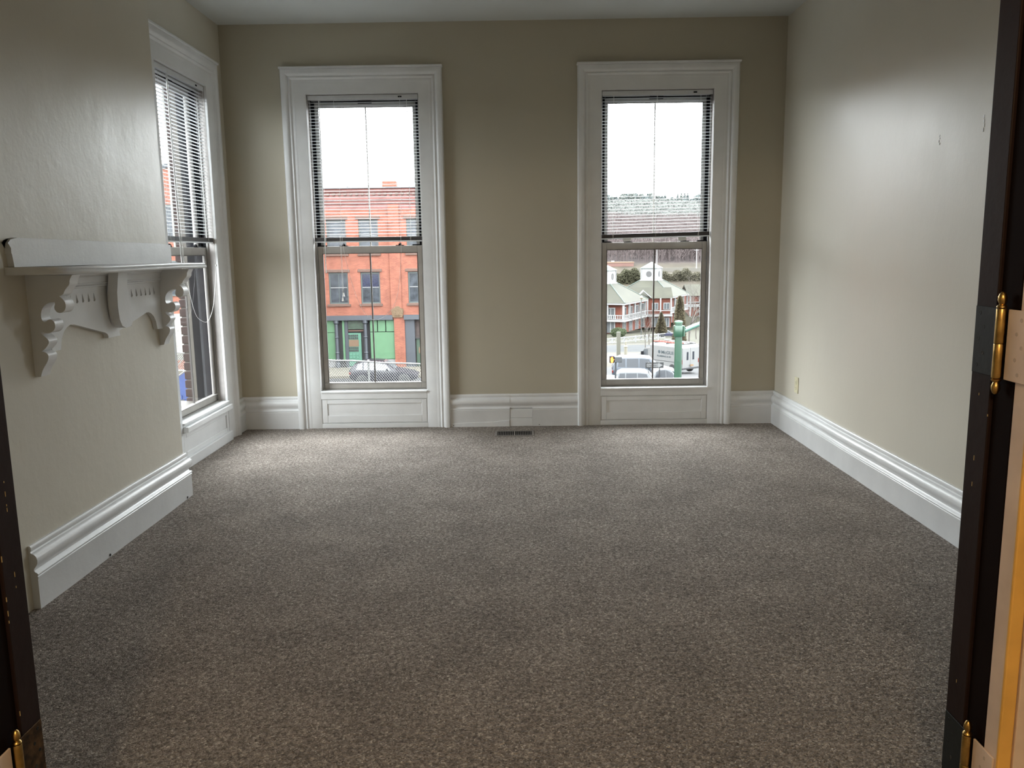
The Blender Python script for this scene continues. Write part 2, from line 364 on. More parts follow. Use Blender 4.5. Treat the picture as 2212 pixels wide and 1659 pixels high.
# ------------------------------------------------------------------ windows (local frame: x right, y outward through the wall, z up)
OH, OZ0, OZ1 = .417, .286, 2.530
CAS = [(0,0),(0,-.036),(.006,-.044),(.018,-.047),(.034,-.046),(.044,-.040),(.050,-.030),(.054,-.026),(.060,-.031),(.066,-.032),(.072,-.026),(.078,-.022),(.092,-.024),(.098,-.021),(.104,-.020),(.176,-.019),(.180,-.016),(.180,.0)]   # (from outer edge inward, projection)
def make_window(name, loc, rz, left=False):
    r = empty(name, loc, rz, kind='structure')
    # casing: three mitred runs, floor to head
    mb = MB(); OUT, TOP = OH+.180, OZ1+.183
    ring = lambda fx: [fx(t, v) for t, v in CAS]
    mb.loft([ring(lambda t, v: (-OUT+t, v, 0)), ring(lambda t, v: (-OUT+t, v, TOP-t)), ring(lambda t, v: (OUT-t, v, TOP-t)), ring(lambda t, v: (OUT-t, v, 0))])
    obj('casing', mb, M['trim'], r, smooth=True)
    obj('casing_cap', MB().box(-OUT-.006, OUT+.006, -.054, 0, TOP-.004, TOP+.012), M['trim'], r, bevel=.003)
    # painted jamb liner around the opening
    mb = MB()
    for s in (-1, 1):
        a, b = sorted((s*OH, s*(OH+.02))); mb.box(a, b, .0006, .20, OZ0-.01, OZ1+.02)
    mb.box(-OH-.02, OH+.02, .0006, .20, OZ1, OZ1+.02)
    obj('jamb', mb, M['jamb_paint'], r, bevel=.0015, seg=1)
    # stool and panelled apron
    obj('sill', MB().box(-OH, OH, -.030, .075, OZ0-.004, OZ0+.010), M['trim'], r, bevel=.003)
    ap = MB()
    pz0, pz1, pu = .036, .232, .437
    A = OH+.001
    ap.box(-A, A, -.019, 0, pz1, OZ0-.004); ap.box(-A, A, -.019, 0, 0, pz0)
    ap.box(-A, A, -.008, .0, pz0, pz1)
    obj('apron', ap, M['trim'], r, bevel=.0015, seg=1)
    # raised frame of the panel with its sunk field
    u1, z0, z1 = .372, .100, .194
    fr = MB(); fr.box(-A+.006, -u1, -.016, -.007, pz0+.006, pz1-.006); fr.box(u1, A-.006, -.016, -.007, pz0+.006, pz1-.006)
    fr.box(-u1, u1, -.016, -.007, z1, pz1-.006); fr.box(-u1, u1, -.016, -.007, pz0+.006, z0)
    obj('panel', fr, M['trim'], r, bevel=.003)
    if left:
        obj('apron_ledge', MB().box(-A, A, -.052, -.015, .236, .272), M['trim'], r, bevel=.004)
        obj('plinth_strip', MB().box(-A, A, -.040, -.015, 0, .070), M['trim'], r, bevel=.005)
    # metal frame in the opening
    mb = MB()
    for s in (-1, 1):
        a, b = sorted((s*(OH-.012), s*(OH-.0005))); mb.box(a, b, .045, .058, OZ0+.010, OZ1)
    mb.box(-OH+.012, OH-.012, .045, .135, OZ1-.03, OZ1-.0005); mb.box(-OH+.012, OH-.012, .045, .16, OZ0+.0105, OZ0+.016)
    obj('frame', mb, M['liner'], r, bevel=.001, seg=1)
    for s in (-1, 1):
        a, b = sorted((s*.384, s*.4045)); obj('weatherstrip', MB().box(a, b, .086, .098, 1.424, OZ1-.031), M['black'], r)
        a, b = sorted((s*.4045, s*.4165)); obj('weatherstrip', MB().box(a, b, .1355, .20, OZ0+.012, OZ1-.001), M['black'], r)
        a, b = sorted((s*.4055, s*.4165)); obj('track', MB().box(a, b, .0585, .135, OZ0+.012, OZ1-.001), M['black'], r)
        a, b = sorted((s*.33, s*.404)); obj('weatherstrip', MB().box(a, b, .062, .088, 1.419, 1.427), M['black'], r)
    obj('head_strip', MB().box(-.38, .38, .086, .097, OZ1-.043, OZ1-.0305), M['black'], r)
    obj('head_clip', MB().box(-.05, .055, .070, .0855, OZ1-.052, OZ1-.031), M['black'], r, bevel=.003)
    def sash(nm, y0, y1, z0, z1, st, rb, rt, mm, mw):
        q = MB(); h = .4035
        q.box(-h, -h+st, y0, y1, z0, z1); q.box(h-st, h, y0, y1, z0, z1)
        q.box(-h+st, h-st, y0, y1, z0, z0+rb); q.box(-h+st, h-st, y0, y1, z1-rt, z1)
        so = obj(nm, q, mm, r, bevel=.003)
        ym = (y0+y1)/2
        g = MB(); g.quad((-h+st-.004, ym, z0+rb-.004), (h-st+.004, ym, z0+rb-.004), (h-st+.004, ym, z1-rt+.004), (-h+st-.004, ym, z1-rt+.004))
        obj('pane', g, M['glass'], so, fix=False)
        q = MB(); q.box(-mw/2, mw/2, ym-.006, ym+.006, z0+rb, z1-rt); obj('muntin', q, M['sash_dark'] if nm == 'lower_sash' else M['sash'], so)
        # dark glazing gasket
        q = MB(); e = .004; a0, a1, b0, b1 = -h+st, h-st, z0+rb, z1-rt; f0, f1 = ym-.011, ym-.001
        q.box(a0, a0+e, f0, f1, b0, b1); q.box(a1-e, a1, f0, f1, b0, b1); q.box(a0+e, a1-e, f0, f1, b1-e, b1)
        obj('gasket', q, M['sash_dark'], so)
        return so
    ls = sash('lower_sash', .058, .077, OZ0+.0165, 1.418, .036, .052, .054, M['sash'], .010)
    sash('upper_sash', .100, .130, 1.378, OZ1-.031, .042, .036, .042, M['liner'], .009)
    obj('sash_lip', MB().box(-.40, .40, .046, .060, .347, .353), M['liner'], ls, bevel=.001, seg=1)
    for u in (-.20, .235):
        q = MB(); q.box(u-.035, u+.030, .062, .082, 1.4185, 1.424); q.box(u-.012, u+.010, .058, .078, 1.424, 1.434); q.box(u-.004, u+.003, .060, .075, 1.434, 1.440)
        obj('latch', q, M['black'], ls, bevel=.0015, seg=1, label='black tilt latch on the sash rail')
    # outer stone coloured frame beyond the track
    mb = MB()
    for s in (-1, 1):
        a, b = sorted((s*.405, s*.458)); mb.box(a, b, .2005, .235, OZ0-.03, OZ1+.02)
    mb.box(-.458, .458, .2005, .235, OZ1+.0, OZ1+.02); mb.box(-.458, .458, .2005, .40, OZ0-.05, OZ0+.005)
    obj('outer_frame', mb, EXT_FRAME, r)
    return r
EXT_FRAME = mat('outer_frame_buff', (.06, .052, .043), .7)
win1 = make_window('window_1', (W1C, D, 0), 0)
win2 = make_window('window_2', (W2C, D, 0), 0)
win3 = make_window('window_3', (XL, W3C, 0), math.pi/2, True)

# ------------------------------------------------------------------ blinds
def slat_mesh(L, wd=.025, crown=.0024, th=.0007):
    mb = MB(); rings = []
    for x in (-L/2, L/2):
        top = [(x, -wd/2+wd*i/4, crown*(1-(2*i/4-1)**2)) for i in range(5)]
        bot = [(p[0], p[1], p[2]-th) for p in reversed(top)]
        rings.append(top+bot)
    mb.loft(rings)
    return mb
BL = .822
def make_blind(name, loc, rz, label, tilt=0.0, lean=0.0):
    r = empty(name, loc, rz, label=label, cat='blind', group=None)
    q = MB(); q.box(-BL/2, BL/2, .004, .032, 2.500, 2.524)
    obj('headrail', q, M['slat'], r, bevel=.003)
    obj('valance', MB().box(-BL/2, BL/2, -.001, .0035, 2.494, 2.526), M['slat'], r, bevel=.001, seg=1)
    zt, zb, n = 2.476, 1.508, 43
    me = None
    for i in range(n):
        f = i/(n-1); z = zt+(zb-zt)*f
        if me is None:
            s0 = obj('slat', slat_mesh(BL-.004), M['slat'], r, smooth=True); me = s0.data; s = s0
        else: s = bpy.data.objects.new('slat', me); C.objects.link(s); s.parent = r
        s.location = (random.uniform(-.001, .001), .018, z)
        s.rotation_euler = (math.radians(3+random.uniform(-1.2, 1.2)), math.radians(-tilt*f)+random.uniform(-.0006, .0006), 0)
    # raised slats stacked on the bottom rail
    st = empty('slat_stack', (0, .018, 1.448)); st.parent = r; st.rotation_euler = (0, math.radians(-tilt), 0)
    for k in range(9):
        s = bpy.data.objects.new('slat', me); C.objects.link(s); s.parent = st; s.location = (random.uniform(-.001, .001), random.uniform(-.0008, .0008), .0105+k*.0031)
    br = obj('bottom_rail', MB().box(-BL/2, BL/2, -.0125, .0125, 0, .0085), M['slat'], st, bevel=.003)
    obj('stack_shade_block', MB().box(-BL/2+.001, BL/2-.001, -.0135, .0128, .0088, .037), M['stack'], st, bevel=.002, label='dark block around the stacked white slats, giving their backlit shade')
    for u in (-.325, .0 if lean else .325, .325):
        q = MB()
        for yy in (.004, .032): q.tube([(u, yy, 2.50), (u, yy, 1.46)], .0006, 4)
        q.tube([(u+.003, .018, 2.50), (u+.003, .018, 1.46)], .0005, 4)
        obj('ladder_cord', q, M['cord'], r)
    for u in (-.325, .325):
        q = MB()
        for k in range(5):
            q.tube([(u-.006+.003*math.sin(k*2.1), .003, 1.452+k*.008), (u+.006, .0025, 1.457+k*.008), (u-.004, .002, 1.459+k*.008)], .0008, 4)
        obj('cord_bunch', q, M['cord'], r)
    q = MB().box(.265, .292, -.003, .0, 2.505, 2.515); obj('cord_lock', q, M['black'], r)
    return r
def curve_tube(pts, r, n=6):
    P = [Vector(p) for p in pts]; out = []
    for i in range(len(P)-1):
        p0, p1, p2, p3 = P[max(i-1, 0)], P[i], P[i+1], P[min(i+2, len(P)-1)]
        for k in range(n):
            t = k/n; out.append(.5*((2*p1)+(-p0+p2)*t+(2*p0-5*p1+4*p2-p3)*t*t+(-p0+3*p1-3*p2+p3)*t**3))
    out.append(P[-1]); return MB().tube(out, r, 5)
def tassel(r, x, y, z):
    obj('tassel', MB().lathe([(.003, 0.030), (.0045, .026), (.006, .012), (.0085, .002), (.008, 0)], (x, y, z), 10), M['cord'], r, smooth=True)
b1 = make_blind('window_blind', (W1C, D+.002, 0), 0, 'white mini blind with two hanging tassels in the window facing the brick building')
c0 = -W1C
obj('lift_cord', MB().tube([(-1.338+c0, -.004, 1.50), (-1.336+c0, -.006, 1.25), (-1.335+c0, -.006, 1.06)], .0010, 5), M['cord'], b1)
obj('lift_cord', MB().tube([(-1.344+c0, -.006, 1.50), (-1.342+c0, -.008, 1.25), (-1.344+c0, -.008, 1.03)], .0010, 5), M['cord'], b1)
tassel(b1, -1.335+c0, -.006, 1.035); tassel(b1, -1.344+c0, -.008, 1.000)
obj('cord_loop', curve_tube([(-1.345+c0, -.006, 2.51), (-1.33+c0, -.006, 1.9), (-1.325+c0, -.006, 1.46), (-1.293+c0, -.006, 1.249), (-1.238+c0, -.006, 1.036), (-1.172+c0, -.006, .899), (-1.095+c0, -.006, .851), (-.992+c0, -.006, .907), (-.923+c0, -.006, 1.032), (-.884+c0, -.006, 1.30), (-.878+c0, -.006, 1.5), (-.86+c0, -.006, 2.0), (-.852+c0, -.006, 2.51)], .0010), M['cord'], b1)
obj('tilt_wand', MB().tube([(-1.455+c0, -.010, 2.49), (-1.457+c0, -.011, 1.6), (-1.462+c0, -.012, 1.216)], .0036, 6), M['wand'], b1)
b2 = make_blind('window_blind', (W2C, D+.002, 0), 0, 'white mini blind with a sloping bottom rail in the window facing the hill', .95, 1)
for u in (-.22, .20):
    obj('hold_clip', MB().box(u-.03, u+.03, -.003, .0015, 1.425, 1.452), M['wand'], b2, bevel=.001, seg=1, label='clear plastic clip under the bottom rail')
b3 = make_blind('window_blind', (XL-.002, W3C, 0), math.pi/2, 'white mini blind with a long cord loop in the side window by the mantel')
L3 = lambda Y, z, v=-.010: (Y-W3C, v, z)
obj('cord_loop', curve_tube([L3(5.90, 2.50), L3(5.93, 2.0), L3(5.945, 1.467), L3(5.935, 1.33), L3(5.899, 1.203), L3(5.83, 1.03), L3(5.76, .945), L3(5.68, .905), L3(5.58, .92), L3(5.489, .968), L3(5.42, 1.096), L3(5.37, 1.28), L3(5.354, 1.458), L3(5.33, 2.0), L3(5.32, 2.50)], .0014), M['cord'], b3)
obj('cord_joiner', MB().box(5.928-W3C-.006, 5.928-W3C+.006, -.014, -.006, 1.285, 1.297), M['cord'], b3, bevel=.002)
obj('tilt_wand', MB().tube([L3(5.30, 2.48, -.012), L3(5.31, 1.8, -.012), L3(5.318, 1.10, -.014)], .004, 6), M['wand'], b3)
obj('lift_cord', MB().tube([L3(5.35, 1.50, -.006), L3(5.355, 1.2, -.008), L3(5.352, 1.02, -.008)], .001, 5), M['cord'], b3)

# ------------------------------------------------------------------ mantel shelf
ms = empty('mantel_shelf', (XC, 3.79, 1.30), label='white painted wall mantel shelf with scrolled brackets beside the left window', cat='shelf')
def P(mb): return xf(mb, lambda x, y, z: (x-XC, y-3.79, z-1.30))
# shelf board with a moulded front edge; section in (depth, z) swept along Y with rounded near corner
prof = [(0,.0),(0,.030),(.186,.030),(.194,.028),(.197,.023),(.193,.019),(.200,.016),(.204,.010),(.201,.004),(.192,.0)]
mb = MB(); rings = []
for k, (dx, y) in enumerate([(-.085, 3.052), (-.062, 3.056), (-.035, 3.070), (-.014, 3.095), (0, 3.13), (0, 3.45), (0, 3.8), (0, 4.15), (0, 4.50), (-.002, 4.520), (-.006, 4.527)]):
    rings.append([(XC+(s+dx*(s/.2) if s > .1 else s), y, 1.292+z+(.002*math.sin(y*5))) for s, z in prof])
mb.loft(rings); obj('shelf_board', P(mb), M['trim'], ms, smooth=True)
# back board with an ogee near end
ol = [(3.075,1.323),(3.068,1.372),(3.064,1.374),(3.066,1.392),(3.074,1.412),(3.09,1.426),(3.112,1.433),(3.16,1.432),(4.0,1.426),(4.36,1.424),(4.488,1.418),(4.488,1.323)]
mb = shape_mesh(ol, t=.024); xf(mb, lambda x, y, z: (XC+.012+z, x, y)); obj('back_board', P(mb), M['trim'], ms, bevel=.0015, seg=1)
# frieze with its pierced teardrops
half = [(3.835,1.012),(4.132,1.076),(4.160,1.077),(4.188,1.069),(4.215,1.052),(4.236,1.027),(4.243,1.000),(4.249,.982),(4.312,.980)]
lft = [(7.58-a, b) for a, b in reversed(half)]
lft = lft[:-1]+[(3.705,1.016),(3.722,1.008),(3.73,.998),(3.728,.989)]
ol = lft+[(3.842,.990)]+half+[(4.312,1.291),(3.268,1.291)]
tear = lambda y: [(y-.003, 1.203), (y+.002, 1.190), (y+.010, 1.170), (y+.004, 1.1635), (y-.008, 1.164), (y-.006, 1.185)]
holes = [tear(3.345+.0485*i) for i in range(7)]+[tear(3.944+.0495*i) for i in range(8) if 3.944+.0495*i < 4.285]
mb = shape_mesh(ol, holes, .022); xf(mb, lambda x, y, z: (XC+.0115+z, x, y)); obj('frieze', P(mb), M['trim'], ms)
q = MB(); q.loft([[(XC+s, y, z) for s, z in [(.0226,1.291),(.048,1.291),(.046,1.280),(.034,1.272),(.033,1.247),(.037,1.243),(.036,1.239),(.030,1.237),(.034,1.233),(.033,1.229),(.0226,1.226)]] for y in (3.235, 4.31)])
obj('frieze_moulding', P(q), M['trim'], ms, smooth=True)
BR = [(0,.891),(.022,.893),(.026,.906),(.036,.928),(.052,.948),(.061,.970),(.058,.984),(.046,.991),(.036,.993),(.046,1.000),(.060,1.014),(.070,1.031),(.060,1.046),(.048,1.055),(.038,1.067),(.046,1.071),(.058,1.064),(.078,1.065),(.093,1.076),(.100,1.092),(.096,1.110),(.086,1.118),(.073,1.118),(.062,1.108),(.050,1.112),(.046,1.130),(.050,1.153),(.064,1.173),(.084,1.184),(.106,1.186),(.107,1.178),(.101,1.164),(.106,1.150),(.118,1.142),(.134,1.145),(.146,1.158),(.149,1.176),(.143,1.194),(.126,1.208),(.143,1.214),(.148,1.228),(.160,1.242),(.172,1.254),(.172,1.270),(.184,1.289),(0,1.291)]
def soften(pts):
    out = [pts[0]]
    for a, b, c in zip(pts, pts[1:], pts[2:]):
        u, v_ = Vector(b)-Vector(a), Vector(c)-Vector(b)
        if u.angle(v_) > 1.15 or u.length > .06 or v_.length > .06: out.append(b)
        else: out += [(b[0]*.72+a[0]*.28, b[1]*.72+a[1]*.28), (b[0]*.72+c[0]*.28, b[1]*.72+c[1]*.28)]
    return out+[pts[-1]]
BRS = soften(soften(BR))
for y0 in (3.172, 4.312):
    mb = shape_mesh(BRS, t=.062); xf(mb, lambda x, y, z, y0=y0: (XC+x, y0+.031+z, y)); obj('bracket', P(mb), M['trim'], ms, bevel=.0012, seg=1)
ol = [(3.736,1.290),(3.732,1.2),(3.742,1.13),(3.765,1.075),(3.795,1.040),(3.815,1.028),(3.868,1.032),(3.872,1.058),(3.868,1.10),(3.860,1.135),(3.845,1.160),(3.828,1.19),(3.824,1.22),(3.824,1.290)]
mb = shape_mesh(ol, t=.045); xf(mb, lambda x, y, z: (XC+.045+z+(y-1.03)*.09, x, y)); obj('tongue', P(mb), M['trim'], ms, bevel=.003)
ol = [(3.872,1.160),(3.902,1.146),(3.912,1.128),(3.905,1.098),(3.890,1.068),(3.897,1.098),(3.895,1.125),(3.886,1.138),(3.868,1.148)]
mb = shape_mesh(ol, t=.018); xf(mb, lambda x, y, z: (XC+.031+z, x, y)); obj('applied_hook', P(mb), M['trim'], ms)

# ------------------------------------------------------------------ outlet and floor register
ot = empty('wall_outlet', (XR, 5.815, .38), label='ivory outlet plate low on the right wall', cat='outlet')
obj('cover_plate', MB().box(-.006, 0, -.036, .036, -.058, .058), M['plaque'], ot, bevel=.002)
for z in (-.020, .020):
    rcp = obj('receptacle', MB().lathe([(.016, 0), (.016, -.0025), (.0145, -.003)], (-.006, 0, z), 20, 'x'), M['plaque'], ot)
    q = MB(); q.box(-.0095, -.0088, -.008, -.006, z-.002, z+.007); q.box(-.0095, -.0088, .005, .007, z-.002, z+.006); q.box(-.0095, -.0088, -.002, .002, z-.010, z-.006)
    obj('slot', q, M['slot'], rcp)
obj('screw', MB().lathe([(.003, 0), (.0025, -.001)], (-.006, 0, 0), 10, 'x'), M['plaque'], ot)
vt = empty('floor_register', (-.029, 6.03, .0), label='small brown metal heating register set in the carpet below the back wall', cat='register')
q = MB(); q.box(-.148, .148, -.088, -.070, 0, .004); q.box(-.148, .148, .070, .088, 0, .004); q.box(-.148, -.130, -.070, .070, 0, .004); q.box(.130, .148, -.070, .070, 0, .004); q.box(-.005, .005, -.070, .070, .001, .004)
obj('frame', q, M['vent'], vt, bevel=.0015, seg=1)
obj('duct_shade_sheet', MB().box(-.1295, .1295, -.0695, .0695, .0002, .0008), M['black'], vt)  # thin black sheet standing in for the dark inside the duct
sl = None
for s in (-1, 1):
    for k in range(9):
        u = s*(.0175+k*.0130)
        if sl is None: o = obj('slat', MB().box(-.0017, .0017, -.069, .069, .0010, .0036), M['vent'], vt); sl = o.data
        else: o = bpy.data.objects.new('slat', sl); C.objects.link(o); o.parent = vt
        o.location = (u, 0, 0)

# ------------------------------------------------------------------ doorway: dark jambs, hinges, two doors folded back against the hall wall
def doorway(side, XJ, name_j, name_d, lab_h, zs, dl):
    s = side
    def bx(x0, x1, *a): x0, x1 = sorted((XJ+s*x0, XJ+s*x1)); return MB().box(x0, x1, *a)
    j = empty(name_j, (0, 0, 0), kind='structure')
    obj('jamb', bx(0, .034, 1.408, YJ1, 0, HEAD), M['jamb'], j, bevel=.002)
    obj('casing', bx(.006, .034, 1.351, 1.4078, 0, HEAD), M['jamb2'], j, bevel=.001, seg=1)
    for k in range(16):
        z = random.uniform(.5, 1.3); y = random.choice([1.409, 1.409, 1.44])
        if s > 0 and k > 6: break
        obj('paint_chip', bx(-.0004, .001, y, y+.0015, z, z+random.uniform(.003, .012)), M['paintchip'], j)
    d = empty(name_d, (0, 0, 0), kind='structure')
    for z0 in zs: pass
    # slab with cut-outs for the hinge leaves is not needed: the leaves lie on the edge
    obj('door_slab', bx(.004, .80, 1.309, 1.3465, .01, HEAD-.02), M['door'], d, bevel=.002)
    obj('door_edge_strip', bx(.003, .027, 1.302, 1.3088, .012, HEAD-.022), M['gold'], d, bevel=.003, label='golden brown strip along the door edge')
    obj('door_stile', bx(.029, .14, 1.300, 1.3088, .012, HEAD-.022), M['door'], d, bevel=.002)
    for (z0, z1, lb, painted) in zs:
        h = empty('door_hinge', (0, 0, 0), label=lb, cat='hinge', group=None)
        obj('leaf', bx(-.0025, .0, 1.3935, 1.466, z0, z1), M['hinge_dark'] if painted else M['brass2'], h, bevel=.0006, seg=1, label='dark painted leaf screwed to the jamb')
        obj('leaf', bx(-.0025+.002, .0035, 1.312, 1.372, z0-.001, z1-.001), M['door'], h, bevel=.0006, seg=1, label='beige painted leaf on the door edge')
        yc, xc, rr = 1.3825, XJ-s*.006, .0085; mid = (z0+z1)/2; L = z1-z0
        for i in range(2):
            a = z0+L*i/2+.0004; b = z0+L*(i+1)/2-.0004
            obj('knuckle', MB().lathe([(rr*.94, a), (rr, a+.001), (rr, b-.001), (rr*.94, b)], (xc, yc, 0), 16), M['brass'], h, smooth=True)
        fin = [(.0055, 0), (.0085, .002), (.0075, .005), (.0045, .007), (.006, .010), (.0075, .014), (.007, .020), (.0045, .026), (.002, .028)]
        obj('finial', MB().lathe(fin, (xc, yc, z1), 14), M['brass'], h, smooth=True)
        obj('finial', MB().lathe([(r_, -h_) for r_, h_ in fin], (xc, yc, z0), 14), M['brass'], h, smooth=True)
        for i, (yy, f) in enumerate([(1.452, .9), (1.438, .70), (1.452, .52), (1.436, .31), (1.452, .12), (1.335, .86), (1.345, .66), (1.330, .48), (1.345, .30), (1.335, .10)]):
            x = XJ - s*(.0025 if yy > 1.4 else .0006)
            dk = (i == 3)
            q = MB().lathe([(.0036, 0), (.0032, -s*.0005), (.001, -s*(.0003 if not dk else .0001))], (x, yy, z0+L*f), 12, 'x')
            obj('screw', q, M['slot'] if dk else (M['hinge_dark'] if yy > 1.4 else M['screw_beige']), h)
M['brass2'] = mat('hinge_old_brass', (.10, .055, .022), .35, .6, .5, 60)
M['screw_beige'] = mat('screw_beige', (.55, .44, .36), .5)
doorway(1, XJR, 'trim_1', 'door_1', '', [(1.127, 1.246, 'brass hinge with a dark leaf at mid height on the right door jamb', True), (.345, .463, 'lower hinge at the bottom right corner of the doorway', True)], None)
doorway(-1, XJL, 'trim_2', 'door_2', '', [(.345, .463, 'worn brass hinge at the bottom left corner of the doorway', False)], None)
struct(obj('trim_3', MB().box(XJL-.03, XJR+.03, 1.353, YJ1, HEAD, HEAD+.03), M['jamb']))
#OUTSIDE#
# ------------------------------------------------------------------ exterior brick skin seen through the side window reveal
def brick_mat(name, a, b, mort, sc, rough=.85):
    a, b, mort = (tuple(c*K[0] for c in q) for q in (a, b, mort))
    m, nt, bs_ = nodes(name); bs_.inputs['Roughness'].default_value = rough; bs_.inputs['Specular IOR Level'].default_value = .2
    tc = N(nt, 'ShaderNodeTexCoord'); sp = N(nt, 'ShaderNodeSeparateXYZ'); nt.links.new(tc.outputs['Object'], sp.inputs[0])
    ad = N(nt, 'ShaderNodeMath', operation='ADD'); nt.links.new(sp.outputs[0], ad.inputs[0]); nt.links.new(sp.outputs[1], ad.inputs[1])
    cb = N(nt, 'ShaderNodeCombineXYZ'); nt.links.new(ad.outputs[0], cb.inputs[0]); nt.links.new(sp.outputs[2], cb.inputs[1])
    br = N(nt, 'ShaderNodeTexBrick'); br.inputs['Scale'].default_value = sc; br.inputs['Color1'].default_value = (*a, 1); br.inputs['Color2'].default_value = (*b, 1)
    br.inputs['Mortar'].default_value = (*mort, 1); br.inputs['Mortar Size'].default_value = .012; br.inputs['Brick Width'].default_value = .5; br.inputs['Row Height'].default_value = .17
    nt.links.new(cb.outputs[0], br.inputs['Vector'])
    mx = N(nt, 'ShaderNodeMix', data_type='RGBA', blend_type='MULTIPLY'); mx.inputs[0].default_value = 1
    nt.links.new(br.outputs['Color'], mx.inputs[6])
    nt.links.new(ramp(nt, noise(nt, tc.outputs['Object'], 1.6, 5, .7), [(.35, (.80, .80, .80)), (.65, (1.15, 1.15, 1.15))]), mx.inputs[7])
    nt.links.new(mx.outputs[2], bs_.inputs['Base Color']); return m
K[0] = .37
M['brick'] = brick_mat('far_brick', (.42, .155, .10), (.33, .115, .078), (.44, .23, .17), 2.4)
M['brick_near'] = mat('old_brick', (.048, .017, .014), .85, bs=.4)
M['mortar'] = mat('lime_mortar', (.18, .155, .14), .9, bs=.4)
ext = empty('wall_exterior', (0, 0, 0), kind='structure')
mb = MB(); wall_boxes(mb, 3.2, D+.30, -3.4, 3.7, [(W3C-.455, W3C+.455, OZ0-.06, OZ1+.06)], lambda m, a, b, c, d: m.box(XL-.295, XL-.211, a, b, c, d))
obj('mortar_bed', mb, M['mortar'], ext)
mb = MB(); wall_boxes(mb, XL-.30, XR+.3, -3.4, 3.7, [(c-.455, c+.455, OZ0-.06, OZ1+.06) for c in (W1C, W2C)], lambda m, a, b, c, d: m.box(a, b, D+.211, D+.30, c, d))
obj('rear_face', mb, M['brick'], ext)
bk = None
for k in range(35):
    z = OZ0-.03+k*.0665
    o = None
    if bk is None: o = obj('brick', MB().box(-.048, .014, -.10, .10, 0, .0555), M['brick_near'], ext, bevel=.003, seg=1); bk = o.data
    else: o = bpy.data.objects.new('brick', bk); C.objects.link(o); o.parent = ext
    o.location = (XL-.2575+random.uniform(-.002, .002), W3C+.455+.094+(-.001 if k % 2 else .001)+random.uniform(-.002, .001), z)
# ------------------------------------------------------------------ ground outside
def gz(x, y):
    if y < 23.6: return -2.9
    prof = [(23.6, -6.0), (45, -6.0), (60, -7.7), (75, -8.5), (90, -9.7), (93, -10.4), (110, -11.2), (113, -11.6), (140, -13.3), (150, -13.75), (175, -15.4), (200, -9.5), (215, -6.0), (232, -4.4), (240, -2.5), (430, 27.5), (470, 29), (700, 15)]
    for (a, b), (c, d) in zip(prof, prof[1:]):
        if y <= c: r = b+(d-b)*(y-a)/(c-a); break
    else: r = 15
    k = min(1, max(0, (x+2)/4))
    flat = -6.0 if y < 60 else r
    r = flat*(1-k)+r*k
    if y > 250: r += 1.6*math.sin(x*.045+1)+.8*math.sin(x*.11)
    return r
def ground_mat():
    m, nt, b = nodes('street_ground'); b.inputs['Roughness'].default_value = .9; b.inputs['Specular IOR Level'].default_value = .2
    tc = N(nt, 'ShaderNodeTexCoord'); sp = N(nt, 'ShaderNodeSeparateXYZ'); nt.links.new(tc.outputs['Object'], sp.inputs[0])
    mr = N(nt, 'ShaderNodeMapRange'); mr.inputs['From Max'].default_value = 480; nt.links.new(sp.outputs[1], mr.inputs[0])
    q = lambda y: y/480
    asph, tan_, dark, grass, wood, hillc = (.068, .067, .069), (.078, .064, .044), (.034, .037, .039), (.056, .052, .028), (.082, .064, .063), (.056, .064, .060)  # wood and hillc greyed to carry distance haze
    r = N(nt, 'ShaderNodeValToRGB'); r.color_ramp.interpolation = 'LINEAR'; e = r.color_ramp.elements
    st = [(0, asph), (66, asph), (67, tan_), (76, (.14, .12, .085)), (90, tan_), (92, dark), (111, dark), (113, tan_), (124, grass), (185, grass), (210, tan_), (238, tan_), (246, wood), (318, wood), (345, hillc), (440, hillc)]
    while len(e) < len(st): e.new(.5)
    for i, (y, c) in enumerate(st): e[i].position = q(y); e[i].color = (*[x*K[0] for x in c], 1)
    nt.links.new(mr.outputs[0], r.inputs[0])
    mx = N(nt, 'ShaderNodeMix', data_type='RGBA', blend_type='MULTIPLY'); mx.inputs[0].default_value = 1
    nt.links.new(r.outputs[0], mx.inputs[6])
    v = mapping(nt, (1, .5, 1))
    nt.links.new(ramp(nt, noise(nt, v, .35, 8, .75), [(.35, (.7, .7, .7)), (.65, (1.25, 1.25, 1.25))]), mx.inputs[7])
    nt.links.new(mx.outputs[2], b.inputs['Base Color']); return m
mb = MB(); ys = [6.7, 15, 23.59, 23.61, 30, 38, 45, 52, 60, 67, 75, 82, 90, 93, 100, 110, 113, 120, 130, 140, 150, 160, 175, 187, 200, 215, 224, 232, 240]+list(range(255, 475, 15))+[520, 700]
xs = [-400, -250, -150, -100, -60, -40, -25, -15, -8, -2, 2, 6, 12, 18, 25]+list(range(35, 200, 10))+[260, 400]
for y in ys:
    for x in xs: mb.v.append((x, y, gz(x, y)))
for i in range(len(ys)-1):
    for j in range(len(xs)-1):
        a = i*len(xs)+j; mb.f.append((a, a+1, a+1+len(xs), a+len(xs)))
nx = len(mb.v); mb.v += [(-400, -200, -3), (400, -200, -3), (400, 6.7, -3), (-400, 6.7, -3)]; mb.f.append((nx, nx+1, nx+2, nx+3))
struct(obj('ground', mb, ground_mat(), smooth=True))
